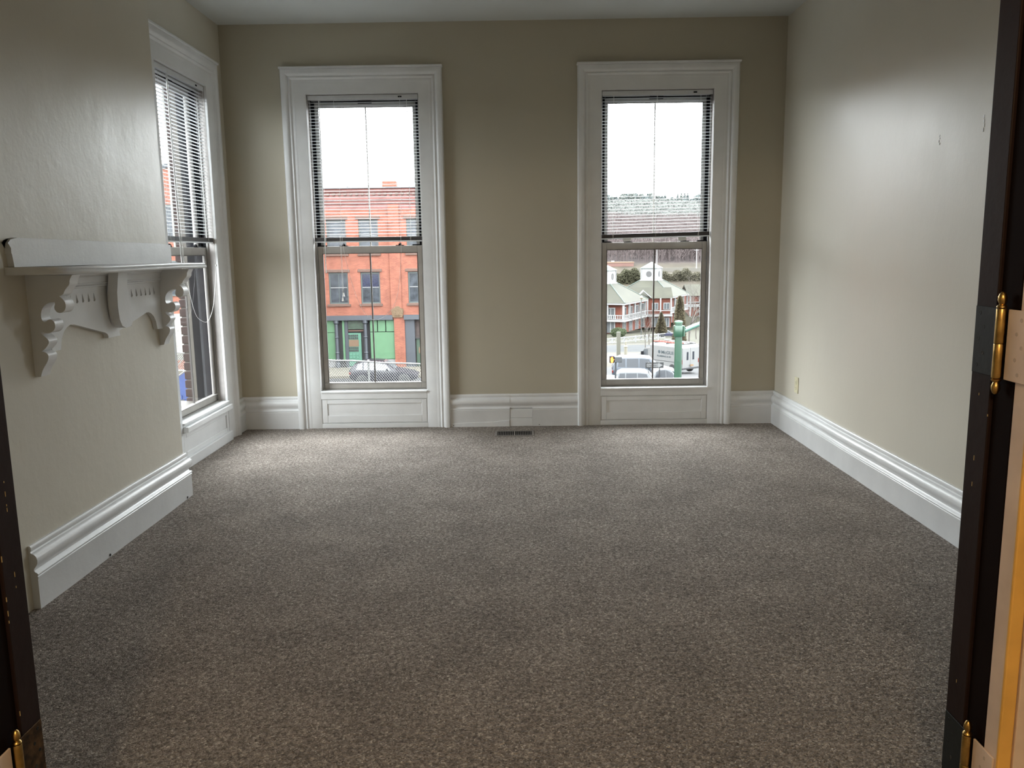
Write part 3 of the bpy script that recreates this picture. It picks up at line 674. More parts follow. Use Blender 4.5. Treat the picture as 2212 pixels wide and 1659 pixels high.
# ------------------------------------------------------------------ brick building across the street
FY = 52.5
M['grey_trim'] = mat('storefront_slate', (.062, .072, .09), .6)
M['green_panel'] = mat('green_boarding', (.115, .27, .135), .6, var=.05, vs=3)
M['teal'] = mat('teal_door', (.12, .32, .22), .5)
M['win_frame'] = mat('slate_window_frame', (.075, .10, .095), .5)
M['far_glass'] = mat('far_window_glass', (.075, .085, .10), .15, spec=.22, var=.3, vs=2.5)
M['far_glass_blue'] = mat('far_window_blue', (.02, .024, .065), .1, var=.2)
M['stone'] = mat('brown_stone', (.16, .085, .06), .8, bs=.3, bsc=8, bd=.05)
M['tan_stone'] = mat('carved_stone', (.19, .12, .06), .8, bs=.6, bsc=12, bd=.06)
M['recess'] = mat('entry_dark', (.035, .033, .035), .7)  # near black tone of the entry back, door panes, frame and hood
M['kraft'] = mat('brown_board', (.24, .15, .09), .8)
M['white_far'] = mat('white_far_paint', (.34, .34, .34), .6)
M['mauve_brick'] = brick_mat('upper_brick', (.38, .17, .145), (.32, .135, .12), (.38, .23, .21), 2.4)
bb = empty('brick_building', (-8.5, FY, -6.0), label='three storey orange brick building with boarded green storefront across the street', cat='building')
ox, oz = -8.5, -6.0
def fx(px, py=600, Y=FY): return at(px, py, Y).x-ox
def fz(py, px=800, Y=FY): return at(px, py, Y).z-oz
GZ = fz(792.5)
def fb(name, x0, x1, z0, z1, y0, y1, m, parent=bb, **k): return obj(name, MB().box(min(x0, x1), max(x0, x1), y0, y1, min(z0, z1), max(z0, z1)), m, parent, **k)
BX0, BX1 = -9.6, 5.6
holes = []; wins = []
bay = fx(878)-fx(709.5)                       # window spacing across the pilaster
lef = [fx(709.5), fx(778.5), fx(881)]
pitch = lef[1]-lef[0]; ww = fx(751.5)-fx(709.5)
cols = [lef[0]-2*pitch-1.2, lef[0]-pitch-.9, lef[0], lef[1], lef[2], lef[2]+pitch]
rows = [(fz(656), fz(588)), (fz(547), fz(474))]
for c in cols:
    for (a, b) in rows: holes.append((c, c+ww, a, b)); wins.append((c, a, b))
ZS = fz(690); ZR = fz(407)
mb = MB(); wall_boxes(mb, BX0, BX1, ZS, fz(452), holes, lambda m, a, b, c, d: m.box(a, b, 0, .35, c, d)); mb.box(BX0, BX1, .35, 9, 0, fz(409))
obj('brick_wall', mb, M['brick'], bb)
obj('upper_wall', MB().box(BX0, BX1, -.03, .34, fz(452)+.001, ZR), M['mauve_brick'], bb)
fb('coping', BX0-.05, BX1+.05, ZR, fz(404), -.16, .5, M['grey_trim'])
for py, d in ((438, .10), (430, .16), (413, .12)): fb('string_course', BX0, BX1, fz(py+1), fz(py-1.2), -.03-d, -.031, M['mauve_brick'])
me = None
n = int((BX1-BX0)/.36)
for i in range(n):
    if me is None: o = obj('dentil', MB().box(0, .17, -.15, -.031, 0, .16), M['stone'], bb); me = o.data
    else: o = bpy.data.objects.new('dentil', me); C.objects.link(o); o.parent = bb
    o.location = (BX0+.1+i*.36, 0, fz(422))
fb('chimney', fx(824.5, 400), fx(855, 400), fz(404), fz(392), .1, .7, M['brick'])
fb('roof_vent', fx(744, 400), fx(750, 400), fz(404), fz(402), .3, .5, M['grey_trim'])
for i, (c, a, b) in enumerate(wins):
    f = .09; fr = MB()
    fr.box(c, c+f, .10, .18, a, b); fr.box(c+ww-f, c+ww, .10, .18, a, b); fr.box(c+f, c+ww-f, .10, .18, a, a+f); fr.box(c+f, c+ww-f, .10, .18, b-f*1.2, b)
    wf = obj('window', fr, M['win_frame'], bb)
    mid = a+(b-a)*.52
    hi = (abs(c-lef[1]) < .01 and a == rows[0][0])
    obj('pane', MB().box(c+f, c+ww-f, .14, .16, a+f, mid-.025), M['far_glass'], wf)
    obj('pane', MB().box(c+f, c+ww-f, .135, .155, mid+.025, b-f), M['far_glass_blue'] if hi else M['far_glass'], wf)
    obj('rail', MB().box(c+f, c+ww-f, .11, .16, mid-.024, mid+.024), M['white_far'], wf)
    if i % 2 == 0: obj('muntin', MB().box(c+ww/2-.02, c+ww/2+.02, .12, .134, a+f, b-f), M['win_frame'], wf)
    lt = MB(); lt.box(c-.16, c+ww+.14, -.05, .10, b+.01, b+.20); obj('lintel', lt, M['stone'], bb, bevel=.02, seg=1)
    obj('window_sill', MB().box(c-.10, c+ww+.12, -.10, .10, a-.15, a-.005), M['stone'], bb)
for c in (lef[0], lef[1]):                       # curtain glints hanging in the panes
    pass
fb('pilaster', fx(843), fx(866), ZS, fz(442), -.10, -.031, M['brick'])
cb = MB(); x0, x1 = fx(846), fx(867.5); zb, zt = fz(686), fz(668); xm = (x0+x1)/2
ol = [(x0, zb), (x1, zb), (x1, zt-.05), (xm+.10, zt+.17), (xm-.10, zt+.17), (x0, zt-.05)]
q = shape_mesh(ol, t=.22); xf(q, lambda x, y, z: (x, -.12+z, y)); cap = obj('carved_block', q, M['tan_stone'], bb, bevel=.02, seg=1)
ol = [(xm-.17, zb+.12), (xm+.17, zb+.12), (xm, zb+.40)]; q = shape_mesh(ol, t=.06); xf(q, lambda x, y, z: (x, -.25+z, y)); obj('pediment', q, M['tan_stone'], cap, bevel=.015, seg=1)
fb('brick_pier', fx(848), fx(871), 0, zb, -.12, .34, M['brick'])
fb('pier_foot', fx(847), fx(872), -.1, fz(801), -.2, -.121, M['white_far'])
fb('entablature', BX0, fx(846), fz(691), fz(681), -.22, .34, M['grey_trim']); fb('entablature', fx(870), BX1, fz(691), fz(681), -.22, .34, M['grey_trim'])
zlo = GZ; zhi = fz(691.2)
# storefront behind: recess back wall
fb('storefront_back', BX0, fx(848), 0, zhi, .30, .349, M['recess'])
def board(x0, x1, z0, z1): return fb('green_board', x0, x1, z0, z1, .02, .06, M['green_panel'])
board(fx(705)-2.2, fx(722), fz(777), fz(718)); board(fx(705)-2.2, fx(722), fz(717), zhi)
board(fx(734), fx(738.5), fz(777), zhi)
board(fx(795), fx(848), fz(776), fz(718)); 
for a, b in ((795, 810), (812, 828), (830, 848)): board(fx(a), fx(b), fz(716.5), fz(692))
fb('stall_riser', BX0, fx(723), GZ, fz(778), .0, .08, M['white_far']); fb('stall_riser', fx(795), fx(848), GZ, fz(777), .0, .08, M['white_far'])
for px in (726.5, 789):
    x = fx(px, 700); q = MB(); q.lathe([(.17, GZ), (.17, GZ+.25), (.13, GZ+.3), (.115, GZ+.9), (.15, GZ+.95), (.115, GZ+1.0), (.11, GZ+1.9), (.15, GZ+1.96), (.11, GZ+2.0), (.11, zhi-.25), (.17, zhi-.18), (.17, zhi)], (x, -.06, 0), 8)
    obj('iron_column', q, M['grey_trim'], bb)
dr = fb('door', fx(747, 750), fx(780, 750), fz(791), fz(719.5), .16, .24, M['teal'])
def sub(name, a, b, c, d, m, y0=.13, y1=.16): return fb(name, fx(a, 750), fx(b, 750), fz(d), fz(c), y0, y1, m, dr)
for (t, bm) in ((723, 727), (728.5, 732.5), (750, 754), (755.5, 759.5)):
    for k in range(5): a = 753+k*4.3; sub('pane', a, a+3.2, t, bm, M['recess'], .12, .159)
sub('board', 753.5, 774.5, 734, 748.5, M['kraft'])
for t in (763.5, 769.5):
    for k in range(3): a = 753.5+k*7.3; q = sub('panel', a, a+6, t, t+4.6, M['teal'], .13, .159)
fb('door_frame', fx(738.6), fx(745.5), GZ, zhi, .10, .20, M['grey_trim']); fb('door_frame', fx(781.5), fx(785), GZ, zhi, .10, .20, M['recess'])
fb('transom', fx(746), fx(781), fz(711), fz(693), .14, .20, mat('transom_dark_green', (.045, .085, .05), .5, var=.3, vs=6)); fb('transom_bar', fx(746), fx(781), fz(716), fz(713), .12, .20, M['stone'])
fb('step', fx(744), fx(784), -.05, GZ, -.35, .3, M['white_far'])
# bay to the right of the pier
fb('dark_pier', fx(871), fx(892), 0, zhi, .0, .34, M['grey_trim'])
fb('bay_back', fx(892), BX1, 0, zhi, .29, .349, mat('bay_dark_brick', (.075, .05, .045), .8, var=.3, vs=8))
d2 = fb('door', fx(894), fx(912), GZ, fz(733), .20, .28, mat('dark_green_door', (.04, .085, .05), .5))
fb('board', fx(899), fx(908), fz(765), fz(752), .17, .199, M['kraft'], d2)
fb('hood', fx(890), fx(915), fz(733), fz(731), .05, .28, M['recess'])
# sidewalk
pv = struct(obj('sidewalk', MB().box(-20, -2.5, 48.6, FY-.01, -6.02, -5.86), mat('tan_sidewalk', (.20, .175, .125), .9)))
# ------------------------------------------------------------------ the brick building further left, seen through the side window
b2_ = empty('gabled_building', (-19, 42, -6.0), label='tall orange brick building with a sloped gable seen through the side window', cat='building')
q = shape_mesh([(-7, 0), (4.4, 0), (4.4, 11.2), (2.9, 11.9), (-7, 11.2)], t=8); xf(q, lambda x, y, z: (x, z+4, y)); obj('brick_wall', q, M['brick'], b2_)
obj('gable_coping', MB().loft([[(x, y, z+d) for x, z in ((-7, 11.2), (2.9, 11.9), (4.6, 11.1))] for y, d in ((-.1, 0), (-.1, .2), (.3, .2), (.3, 0))], closed=False, caps=False), M['grey_trim'], b2_)
for x in (-1.2, 1.0, 3.0):
    for z in (2.4, 5.4, 8.2):
        wf = obj('window', MB().box(x, x+1.0, -.06, .02, z, z+1.8), M['win_frame'], b2_); obj('pane', MB().box(x+.1, x+.9, -.08, -.055, z+.1, z+1.7), M['far_glass'], wf)
cg = empty('canopy', (-13.9, 33, -6.0), .35, label='cream peaked awning roof behind the chain link fence', cat='awning')
obj('roof', MB().loft([[(-3, 0, 3.2), (3, 0, 3.2)], [(-3, .0, 3.45), (3, 0, 3.45)], [(-3, 1.6, 5.0), (3, 1.6, 5.0)], [(-3, 3.2, 3.2), (3, 3.2, 3.2)]], closed=False, caps=False), mat('cream_roof', (.24, .225, .19), .7), cg)
for x, y in ((-2.9, .1), (2.9, .1), (-2.9, 3.1), (2.9, 3.1)): obj('post', MB().box(x-.06, x+.06, y-.06, y+.06, 0, 3.25), M['white_far'], cg)
# ------------------------------------------------------------------ chain link fence on the raised lot
A, B = Vector((-13.0, 26.2)), Vector((-1.2, 21.1)); dv = (B-A); FL = dv.length; dv.normalize()
ft, fb_ = -1.57, -2.9
fe = empty('chain_link_fence', (A.x, A.y, fb_), math.atan2(dv.y, dv.x), label='galvanised chain link fence below the windows, in front of the brick building', cat='fence')
M['galv'] = mat('galvanised_wire', (.26, .26, .25), .5, .2)
hh = ft-fb_; q = MB(); pt = .082
n = int(FL/pt)
for i in range(-int(hh/pt)-1, n+1):
    for sg in (1, -1):
        x0 = i*pt; x1 = x0+hh
        z0, z1 = (0, hh) if sg > 0 else (hh, 0)
        if x0 < 0: z0 += sg*(-x0); x0 = 0
        if x1 > FL: z1 -= sg*(x1-FL); x1 = FL
        if x1-x0 > .02: q.tube([(x0, 0, z0), (x1, .0, z1)], .006, 3, caps=False)
tag(obj('mesh', q, M['galv'], fe), kind='stuff')
rl = MB(); rl.tube([(FL*i/24, -.01, hh+.012*math.sin(i*1.9)) for i in range(25)], .021, 6); obj('top_rail', rl, M['galv'], fe)
q = MB()
for i in range(int(FL/.10)): q.tube([(i*.10, 0, hh), (i*.10+.02, 0, hh+.035), (i*.10+.04, 0, hh)], .004, 3, caps=False)
tag(obj('wire_tips', q, M['galv'], fe), kind='stuff')
for k in range(5): obj('post', MB().tube([(FL*k/4, .03, 0), (FL*k/4, .03, hh+.05)], .03, 8), M['galv'], fe)
wl = obj('retaining_wall', MB().box(-14, -7.4, 23.6, 23.9, -2.9, -1.93), M['tan_stone']); tag(wl, 'low tan concrete wall under the fence left of the brick building', 'wall')
wl.data.materials.clear(); wl.data.materials.append(mat('tan_concrete', (.17, .15, .115), .9))
cu_ = obj('curb', MB().box(-13, -7, 22.0, 22.25, -2.9, -2.28), mat('cream_curb', (.24, .23, .19), .9)); tag(cu_, 'cream concrete kerb in front of the tan wall', 'kerb')
dp = empty('dumpster', (-7.9, 19.5, -2.9), .2, label='blue steel dumpster seen at the foot of the side window', cat='dumpster')
M['blue'] = mat('dumpster_blue', (.02, .055, .22), .45)
q = shape_mesh([(-1.6, .15), (1.6, .15), (1.6, 1.62), (.0, 1.62), (-.85, 1.0), (-1.0, 1.0), (-1.6, 1.0)], t=1.6); xf(q, lambda x, y, z: (x, z+.8, y)); obj('body', q, M['blue'], dp, bevel=.02, seg=1)
obj('lid', MB().loft([[(-1.63, -.03, 1.02), (-.86, -.03, 1.02), (.0, -.03, 1.66), (1.63, -.03, 1.66)], [(-1.63, 1.66, 1.05), (-.86, 1.66, 1.05), (.0, 1.66, 1.70), (1.63, 1.66, 1.70)]], closed=False, caps=False), mat('lid_light_blue', (.09, .16, .30), .4), dp)
for x in (-1.1, -.3, .5, 1.2): obj('rib', MB().box(x-.04, x+.04, -.05, -.001, .2, .95), M['blue'], dp)
obj('fork_pocket', MB().box(-1.3, -.2, -.09, -.051, .70, .85), mat('grey_steel', (.06, .06, .07), .5), dp)
for x in (-1.3, 1.3):
    for y in (.2, 1.4): obj('wheel', MB().lathe([(.08, -.03), (.08, .03)], (x, y, .08), 10, 'y'), M['black'], dp)
# ------------------------------------------------------------------ vehicles
M['tyre'] = mat('tyre', (.012, .012, .013), .7); M['hub'] = mat('hub', (.12, .12, .125), .35, .6)
M['car_glass'] = mat('car_glass', (.03, .035, .045), .25, spec=.25)
M['car_glass_pale'] = mat('car_glass_pale', (.14, .15, .16), .08, spec=.9)
M['tail'] = mat('tail_lamp', (.22, .02, .012), .2); M['chrome'] = mat('chrome', (.35, .35, .35), .15, .9)
def make_car(loc, rz, L, Hh, W, paint, label, cat='car', suv=False, glass='car_glass'):
    r = empty('car' if cat == 'car' else cat, loc, rz, label=label, cat=cat)
    # x: 0 rear .. L front ; sections (x, zlow, zbelt, zroof, half belt, half roof)
    W2 = W/2; b = .60*Hh
    if suv: T = [(0, .38, .62, .66, .88, .80), (.02, .30, .66, .74, .95, .80), (.05, .22, .66, .92, .98, .78), (.12, .20, .66, .99, 1, .78), (.45, .18, .645, 1.0, 1, .78), (.58, .18, .635, .97, 1, .77), (.72, .18, .62, .66, 1, .84), (.80, .18, .60, .605, .99, .9), (.95, .20, .52, .53, .93, .85), (1, .28, .42, .43, .82, .7)]
    else: T = [(0, .36, .60, .62, .86, .80), (.02, .28, .64, .70, .93, .80), (.07, .22, .64, .86, .97, .74), (.20, .20, .63, .98, 1, .74), (.36, .18, .615, 1.0, 1, .75), (.50, .18, .60, .97, 1, .75), (.68, .18, .59, .64, 1, .82), (.76, .18, .56, .57, .99, .9), (.93, .20, .47, .48, .92, .85), (1, .26, .38, .39, .80, .7)]
    rings = []
    for t, zl, zb, zr, hb, hr in T:
        x = t*L; zl, zb, zr = zl*Hh, zb*Hh, zr*Hh; hb *= W2; hr *= W2
        hr = min(hr, hb-.02)
        rings.append([(x, -hb*.9, zl), (x, -hb, zl+(zb-zl)*.45), (x, -hb*.985, zb), (x, -hr, zr-.03), (x, -hr*.8, zr), (x, hr*.8, zr), (x, hr, zr-.03), (x, hb*.985, zb), (x, hb, zl+(zb-zl)*.45), (x, hb*.9, zl)])
    obj('body', MB().loft(rings), paint, r, smooth=True)
    def sec(t):
        for a, c in zip(T, T[1:]):
            if a[0] <= t <= c[0]:
                f = (t-a[0])/(c[0]-a[0]); return [a[i]+(c[i]-a[i])*f for i in range(6)]
    spans = [(.10, .20), (.22, .37), (.385, .54)] if not suv else [(.08, .20), (.22, .40), (.415, .56)]
    for s in (-1, 1):
        for (t0, t1) in spans:
            q = MB(); pts = []
            for (t, hi) in ((t0, 0), (t1, 0), (t1+(.07 if t1 > .5 else 0), 0), (t1, 1), (t0+(.03 if t0 < .12 else 0), 1)):
                se = sec(t); zb, zr = se[2]*Hh+.03, se[3]*Hh-.07; hb, hr = se[4]*W2*.985, min(se[5]*W2, se[4]*W2-.02)
                z = zr if hi else zb; fr = (z-se[2]*Hh)/max(.01, (se[3]*Hh-.03-se[2]*Hh)); pts.append((t*L, s*(hb+(hr-hb)*fr+.012), z))
            q.quad(*pts); obj('side_window', q, M[glass], r, fix=False)
        for t in ((.19, .81)):
            q = MB().lathe([(.5*.21*Hh*2, -.09), (.235*Hh, -.08), (.235*Hh, .08), (.21*Hh, .09)], (t*L, s*(W2-.07), .225*Hh), 18, 'y'); wh = obj('wheel', q, M['tyre'], r, smooth=True)
            obj('hub_cap', MB().lathe([(.13*Hh, -.02), (.12*Hh, .02)], (t*L, s*(W2+.015), .225*Hh), 12, 'y'), M['hub'], wh)
        obj('tail_lamp', MB().box(-.01, .14, min(s*.55*W2, s*.93*W2), max(s*.55*W2, s*.93*W2), .47*Hh, .57*Hh), M['tail'], r, bevel=.02, seg=1)
        obj('mirror', MB().box(.55*L, .55*L+.10, min(s*W2*.96, s*(W2+.13)), max(s*W2*.96, s*(W2+.13)), .62*Hh, .70*Hh), paint, r, bevel=.02, seg=1)
        for t in (.27, .44): obj('door_handle', MB().box(t*L-.08, t*L+.08, min(s*W2*.99, s*(W2+.02)), max(s*W2*.99, s*(W2+.02)), .55*Hh, .575*Hh), M['chrome'], r)
    # windscreen and rear glass
    def gl(nm, t0, t1):
        q = MB(); p = []
        for t, k in ((t0, 1), (t1, 1)):
            se = sec(t); p.append((t*L, se[5]*W2*.8, se[3]*Hh+.012))
        (xa, ha, za), (xb, hb, zb) = p; q.quad((xa, -ha, za), (xb, -hb, zb), (xb, hb, zb), (xa, ha, za)); obj(nm, q, M[glass], r, fix=False)
    gl('windscreen', .505 if not suv else .585, .675 if not suv else .715); gl('rear_window', .025, .065 if not suv else .048)
    return r
carp = lambda n, c: mat(n, c, .35, .2, .03, coat=.15, spec=.3)
make_car((at(756, 800, 46).x, 46.4, -6.0), .02, 3.85, 1.42, 1.7, carp('black_paint', (.028, .026, .04)), 'black hatchback parked behind the chain link fence before the brick building', suv=False, glass='car_glass_pale')
zc = lambda px, py, Y: at(px, py, Y).z
def gcar(px, Y, rz, L, Hh, W, c, label, **k):
    x = at(px, 790, Y).x; return make_car((x, Y, gz(x, Y)), rz, L, Hh, W, c, label, **k)
# heading: nose to the right in the photo
gcar(1322, 45.5, -.10, 3.6, 1.62, 1.75, carp('silver_blue', (.085, .105, .135)), 'silver blue estate car at the junction behind the pedestrian signal', suv=True)
gcar(1326, 40.5, -.16, 2.9, 1.50, 1.75, carp('silver', (.13, .14, .15)), 'silver car in front of the estate car at the foot of the right window', suv=True)
gcar(1404, 42.6, -.05, 2.0, 1.30, 1.6, carp('pearl', (.14, .15, .165)), 'small pale car under the one way sign', suv=False)
gcar(1290, 38.6, -.1, 1.7, 1.45, 1.7, carp('white_car', (.17, .18, .18)), 'white car at the bottom left corner of the right window', suv=True)
gcar(1421, 140, .05, 3.2, 1.2, 1.5, carp('purple_blue', (.07, .07, .125)), 'dusty blue car parked below the conifer beside the pavilion')
# van
vx = at(1490, 808, 60); vL, vW, vH = 5.3, 1.95, 2.25
va = empty('van', (vx.x, 60, gz(vx.x, 60)), math.radians(126), label='white box van with red ladders on its roof behind the green pole', cat='van')
WV = mat('van_white', (.25, .25, .245), .4, 0, .03)
# local: x forward (0 rear), y: left side of van faces camera = +y
prof = [(0,.35),(3.15,.35),(3.15,2.25),(0,2.25)]
obj('box_body', MB().loft([[(0, -vW/2, .38), (3.2, -vW/2, .38), (3.2, vW/2, .38), (0, vW/2, .38)], [(0, -vW/2, 2.0), (3.2, -vW/2, 2.0), (3.2, vW/2, 2.0), (0, vW/2, 2.0)], [(.06, -vW/2+.12, 2.16), (3.1, -vW/2+.12, 2.16), (3.1, vW/2-.12, 2.16), (.06, vW/2-.12, 2.16)]]), WV, va, bevel=.03)
q = shape_mesh([(3.201,.35),(5.25,.35),(5.3,.70),(5.22,1.0),(4.25,1.18),(3.75,1.72),(3.201,1.78)], t=vW*.94); xf(q, lambda x, y, z: (x, z, y)); obj('cab', q, WV, va, bevel=.03)
for s in (-1, 1):
    q = MB(); q.quad((3.45, s*(vW*.47+.012), 1.16), (4.2, s*(vW*.47+.012), 1.16), (3.80, s*(vW*.47+.012), 1.60), (3.45, s*(vW*.47+.012), 1.62)); obj('side_window', q, M['car_glass_pale'], va, fix=False)
    for x in (.85, 4.35):
        wh = obj('wheel', MB().lathe([(.34, -.10), (.36, -.08), (.36, .08), (.34, .10)], (x, s*(vW/2-.08), .36), 18, 'y'), M['tyre'], va, smooth=True)
        obj('hub_cap', MB().lathe([(.16, -.02), (.15, .02)], (x, s*(vW/2+.02), .36), 12, 'y'), M['hub'], wh)
    obj('tail_lamp', MB().box(-.02, 0, s*.90-.05, s*.90+.05, .8, 1.1), M['tail'], va)
    dr_ = obj('rear_door', MB().box(-.03, -.001, min(0.01*s, s*(vW/2-.14)), max(.01*s, s*(vW/2-.14)), .5, 1.95), WV, va, bevel=.01, seg=1)
    obj('window', MB().box(-.04, -.0301, min(s*.22, s*.40), max(s*.22, s*.40), 1.05, 1.65), M['car_glass'], dr_)
    obj('door_mirror', MB().box(3.9, 4.0, min(s*vW*.47, s*(vW*.47+.22)), max(s*vW*.47, s*(vW*.47+.22)), 1.1, 1.42), M['black'], va)
obj('bumper', MB().box(-.12, -.001, -vW/2, vW/2, .36, .52), M['hub'], va, bevel=.02, seg=1)
obj('licence_plate', MB().box(-.135, -.121, -.22, .10, .58, .72), mat('plate_orange', (.26, .14, .05), .5), va)
obj('lettering_band', MB().box(.3, 2.9, vW/2-.01, vW/2+.005, .86, .90), M['hub'], va)
INK = mat('van_ink', (.035, .06, .07), .6)
rotv = (math.pi/2, 0, math.pi)
text_obj('lettering', 'McGUI', .34, INK, va, (2.0, vW/2+.008, 1.42), rotv, sx=1.25)
text_obj('lettering', 'PLUMBING & HE', .17, INK, va, (2.42, vW/2+.008, 1.17), rotv, sx=1.15)
obj('round_logo', MB().lathe([(.13, 0), (.12, .01)], (2.2, vW/2, 1.54), 16, 'y'), INK, va)
lad = obj('ladder', MB().box(.3, 3.0, .35, .40, 2.24, 2.32).box(.3, 3.0, .75, .80, 2.24, 2.32), mat('ladder_red', (.30, .045, .02), .5), va)
for k in range(9): obj('rung', MB().box(.4+k*.3, .44+k*.3, .401, .749, 2.26, 2.30), lad.data.materials[0], lad)
for x in (.3, 1.6, 2.8): obj('roof_rack', MB().box(x-.03, x+.03, -.85, .85, 2.16, 2.235), M['chrome'], va)
obj('pipe', MB().tube([(.0, -.4, 2.28), (3.0, -.4, 2.28)], .05, 8), M['white_far'], va)
# ------------------------------------------------------------------ street furniture in front
GP = mat('pole_green', (.022, .085, .046), .35, 0, .04)
PY = 38.0; p0 = at(1464, 812, PY); gpz = gz(p0.x, PY); zt = zc(1464, 694, PY)
gp = empty('signal_pole', (p0.x, PY, gpz), label='thick green steel signal pole with an arm to the right', cat='pole')
Hp = zt-gpz; rp = .172
obj('shaft', MB().lathe([(rp*1.5, 0), (rp*1.5, .08), (rp*1.08, .081), (rp, Hp-.06)], (0, 0, 0), 20), GP, gp, smooth=True)
obj('cap', MB().lathe([(rp*1.08, Hp-.06), (rp*1.08, Hp-.01), (rp*.8, Hp+.03), (.02, Hp+.05)], (0, 0, 0), 20), mat('pole_cap', (.12, .26, .17), .4), gp, smooth=True)
za, zb2 = zc(1464, 727, PY)-gpz, zc(1464, 703, PY)-gpz
cl = obj('collar', MB().lathe([(rp*1.3, za), (rp*1.34, za+.01), (rp*1.34, zb2-.01), (rp*1.3, zb2)], (0, 0, 0), 20), GP, gp, smooth=True)
cp_ = obj('arm_plate', MB().box(.20, .27, -.16, .16, za+.02, zb2-.02), GP, gp)
for a in (-.12, .12):
    for z in (.08, .24, .40): obj('bolt', MB().lathe([(.025, 0), (.02, .03)], (.27, a, za+z), 6, 'x'), M['black'], cp_)
e1 = at(1530, 683, PY); obj('arm', MB().tube([(.27, 0, (za+zb2)/2+.02), ((e1.x-p0.x)*.5, 0, (za+zb2)/2+.20), (e1.x-p0.x+2.5, 0, e1.z-gpz+.75)], [.115, .11, .08], 14), mat('arm_teal', (.13, .26, .21), .35), gp, smooth=True)
# ONE WAY sign
SY = 41.0; a, b = at(1394.5, 783, SY), at(1433.5, 795, SY); gs = gz(a.x, SY)
sg = empty('one_way_sign', (a.x, SY, gs), label='black and white ONE WAY arrow sign on two thin posts', cat='sign')
Ws, z0, z1 = b.x-a.x, b.z-gs, a.z-gs
obj('plate', MB().box(0, Ws, 0, .012, z0, z1), mat('sign_black', (.012, .013, .014), .5), sg, bevel=.003, seg=1)
m_ = .25*(z1-z0)/2; zm = (z0+z1)/2; hz = (z1-z0)
ol = [(.07*Ws, zm-hz*.27), (.71*Ws, zm-hz*.27), (.71*Ws, zm-hz*.42), (.95*Ws, zm), (.71*Ws, zm+hz*.42), (.71*Ws, zm+hz*.27), (.07*Ws, zm+hz*.27)]
q = shape_mesh(ol, t=.004); xf(q, lambda x, y, z: (x, -.003+z, y)); obj('arrow', q, mat('sign_white', (.24, .24, .24), .5), sg)
text_obj('lettering', 'ONE WAY', hz*.50, mat('sign_ink', (.012, .012, .012), .6), sg, (.09*Ws, -.007, zm-hz*.18), (math.pi/2, 0, 0), sx=.92*.62*Ws/(hz*.50*4.5))
for x in (.18*Ws, .78*Ws): obj('post', MB().box(x-.025, x+.025, .013, .05, 0, z1), M['hub'], sg)
# pedestrian signal
QY = 37.0; a = at(1330, 777, QY); gq = gz(a.x, QY)
pd = empty('pedestrian_signal', (a.x, QY, gq), label='pedestrian signal glowing orange on a dark pole at the window corner', cat='signal')
zq = a.z-gq; PX = .021*QY/37
obj('pole', MB().tube([(0, 0, 0), (0, 0, zq-.10)], .045, 10), mat('signal_pole_dark', (.02, .024, .03), .5), pd, smooth=True)
obj('housing', MB().box(-.06, .28, -.10, .14, zq-.12, zq+.14), mat('signal_grey', (.045, .05, .055), .5), pd, bevel=.02)
obj('visor', MB().box(-.27, -.061, -.02, .16, zq-.15, zq+.16), M['black'], pd, bevel=.02)
m, nt, b = nodes('orange_hand'); b.inputs['Base Color'].default_value = (.5, .12, .01, 1); b.inputs['Emission Color'].default_value = (1, .17, .015, 1); b.inputs['Emission Strength'].default_value = 1.6
hand = [(-.06,-.13),(.05,-.13),(.07,-.03),(.11,.02),(.09,.04),(.05,.01),(.05,.12),(.03,.12),(.02,.04),(.015,.14),(-.01,.14),(-.012,.04),(-.02,.13),(-.042,.13),(-.045,.03),(-.055,.10),(-.075,.10),(-.078,-.02)]
q = shape_mesh([(x*1.1, z) for x, z in hand], t=.01); xf(q, lambda x, y, z: (-.165+x*.85, -.03+z, zq+y)); obj('lit_hand', q, m, pd, label='lit orange hand symbol')
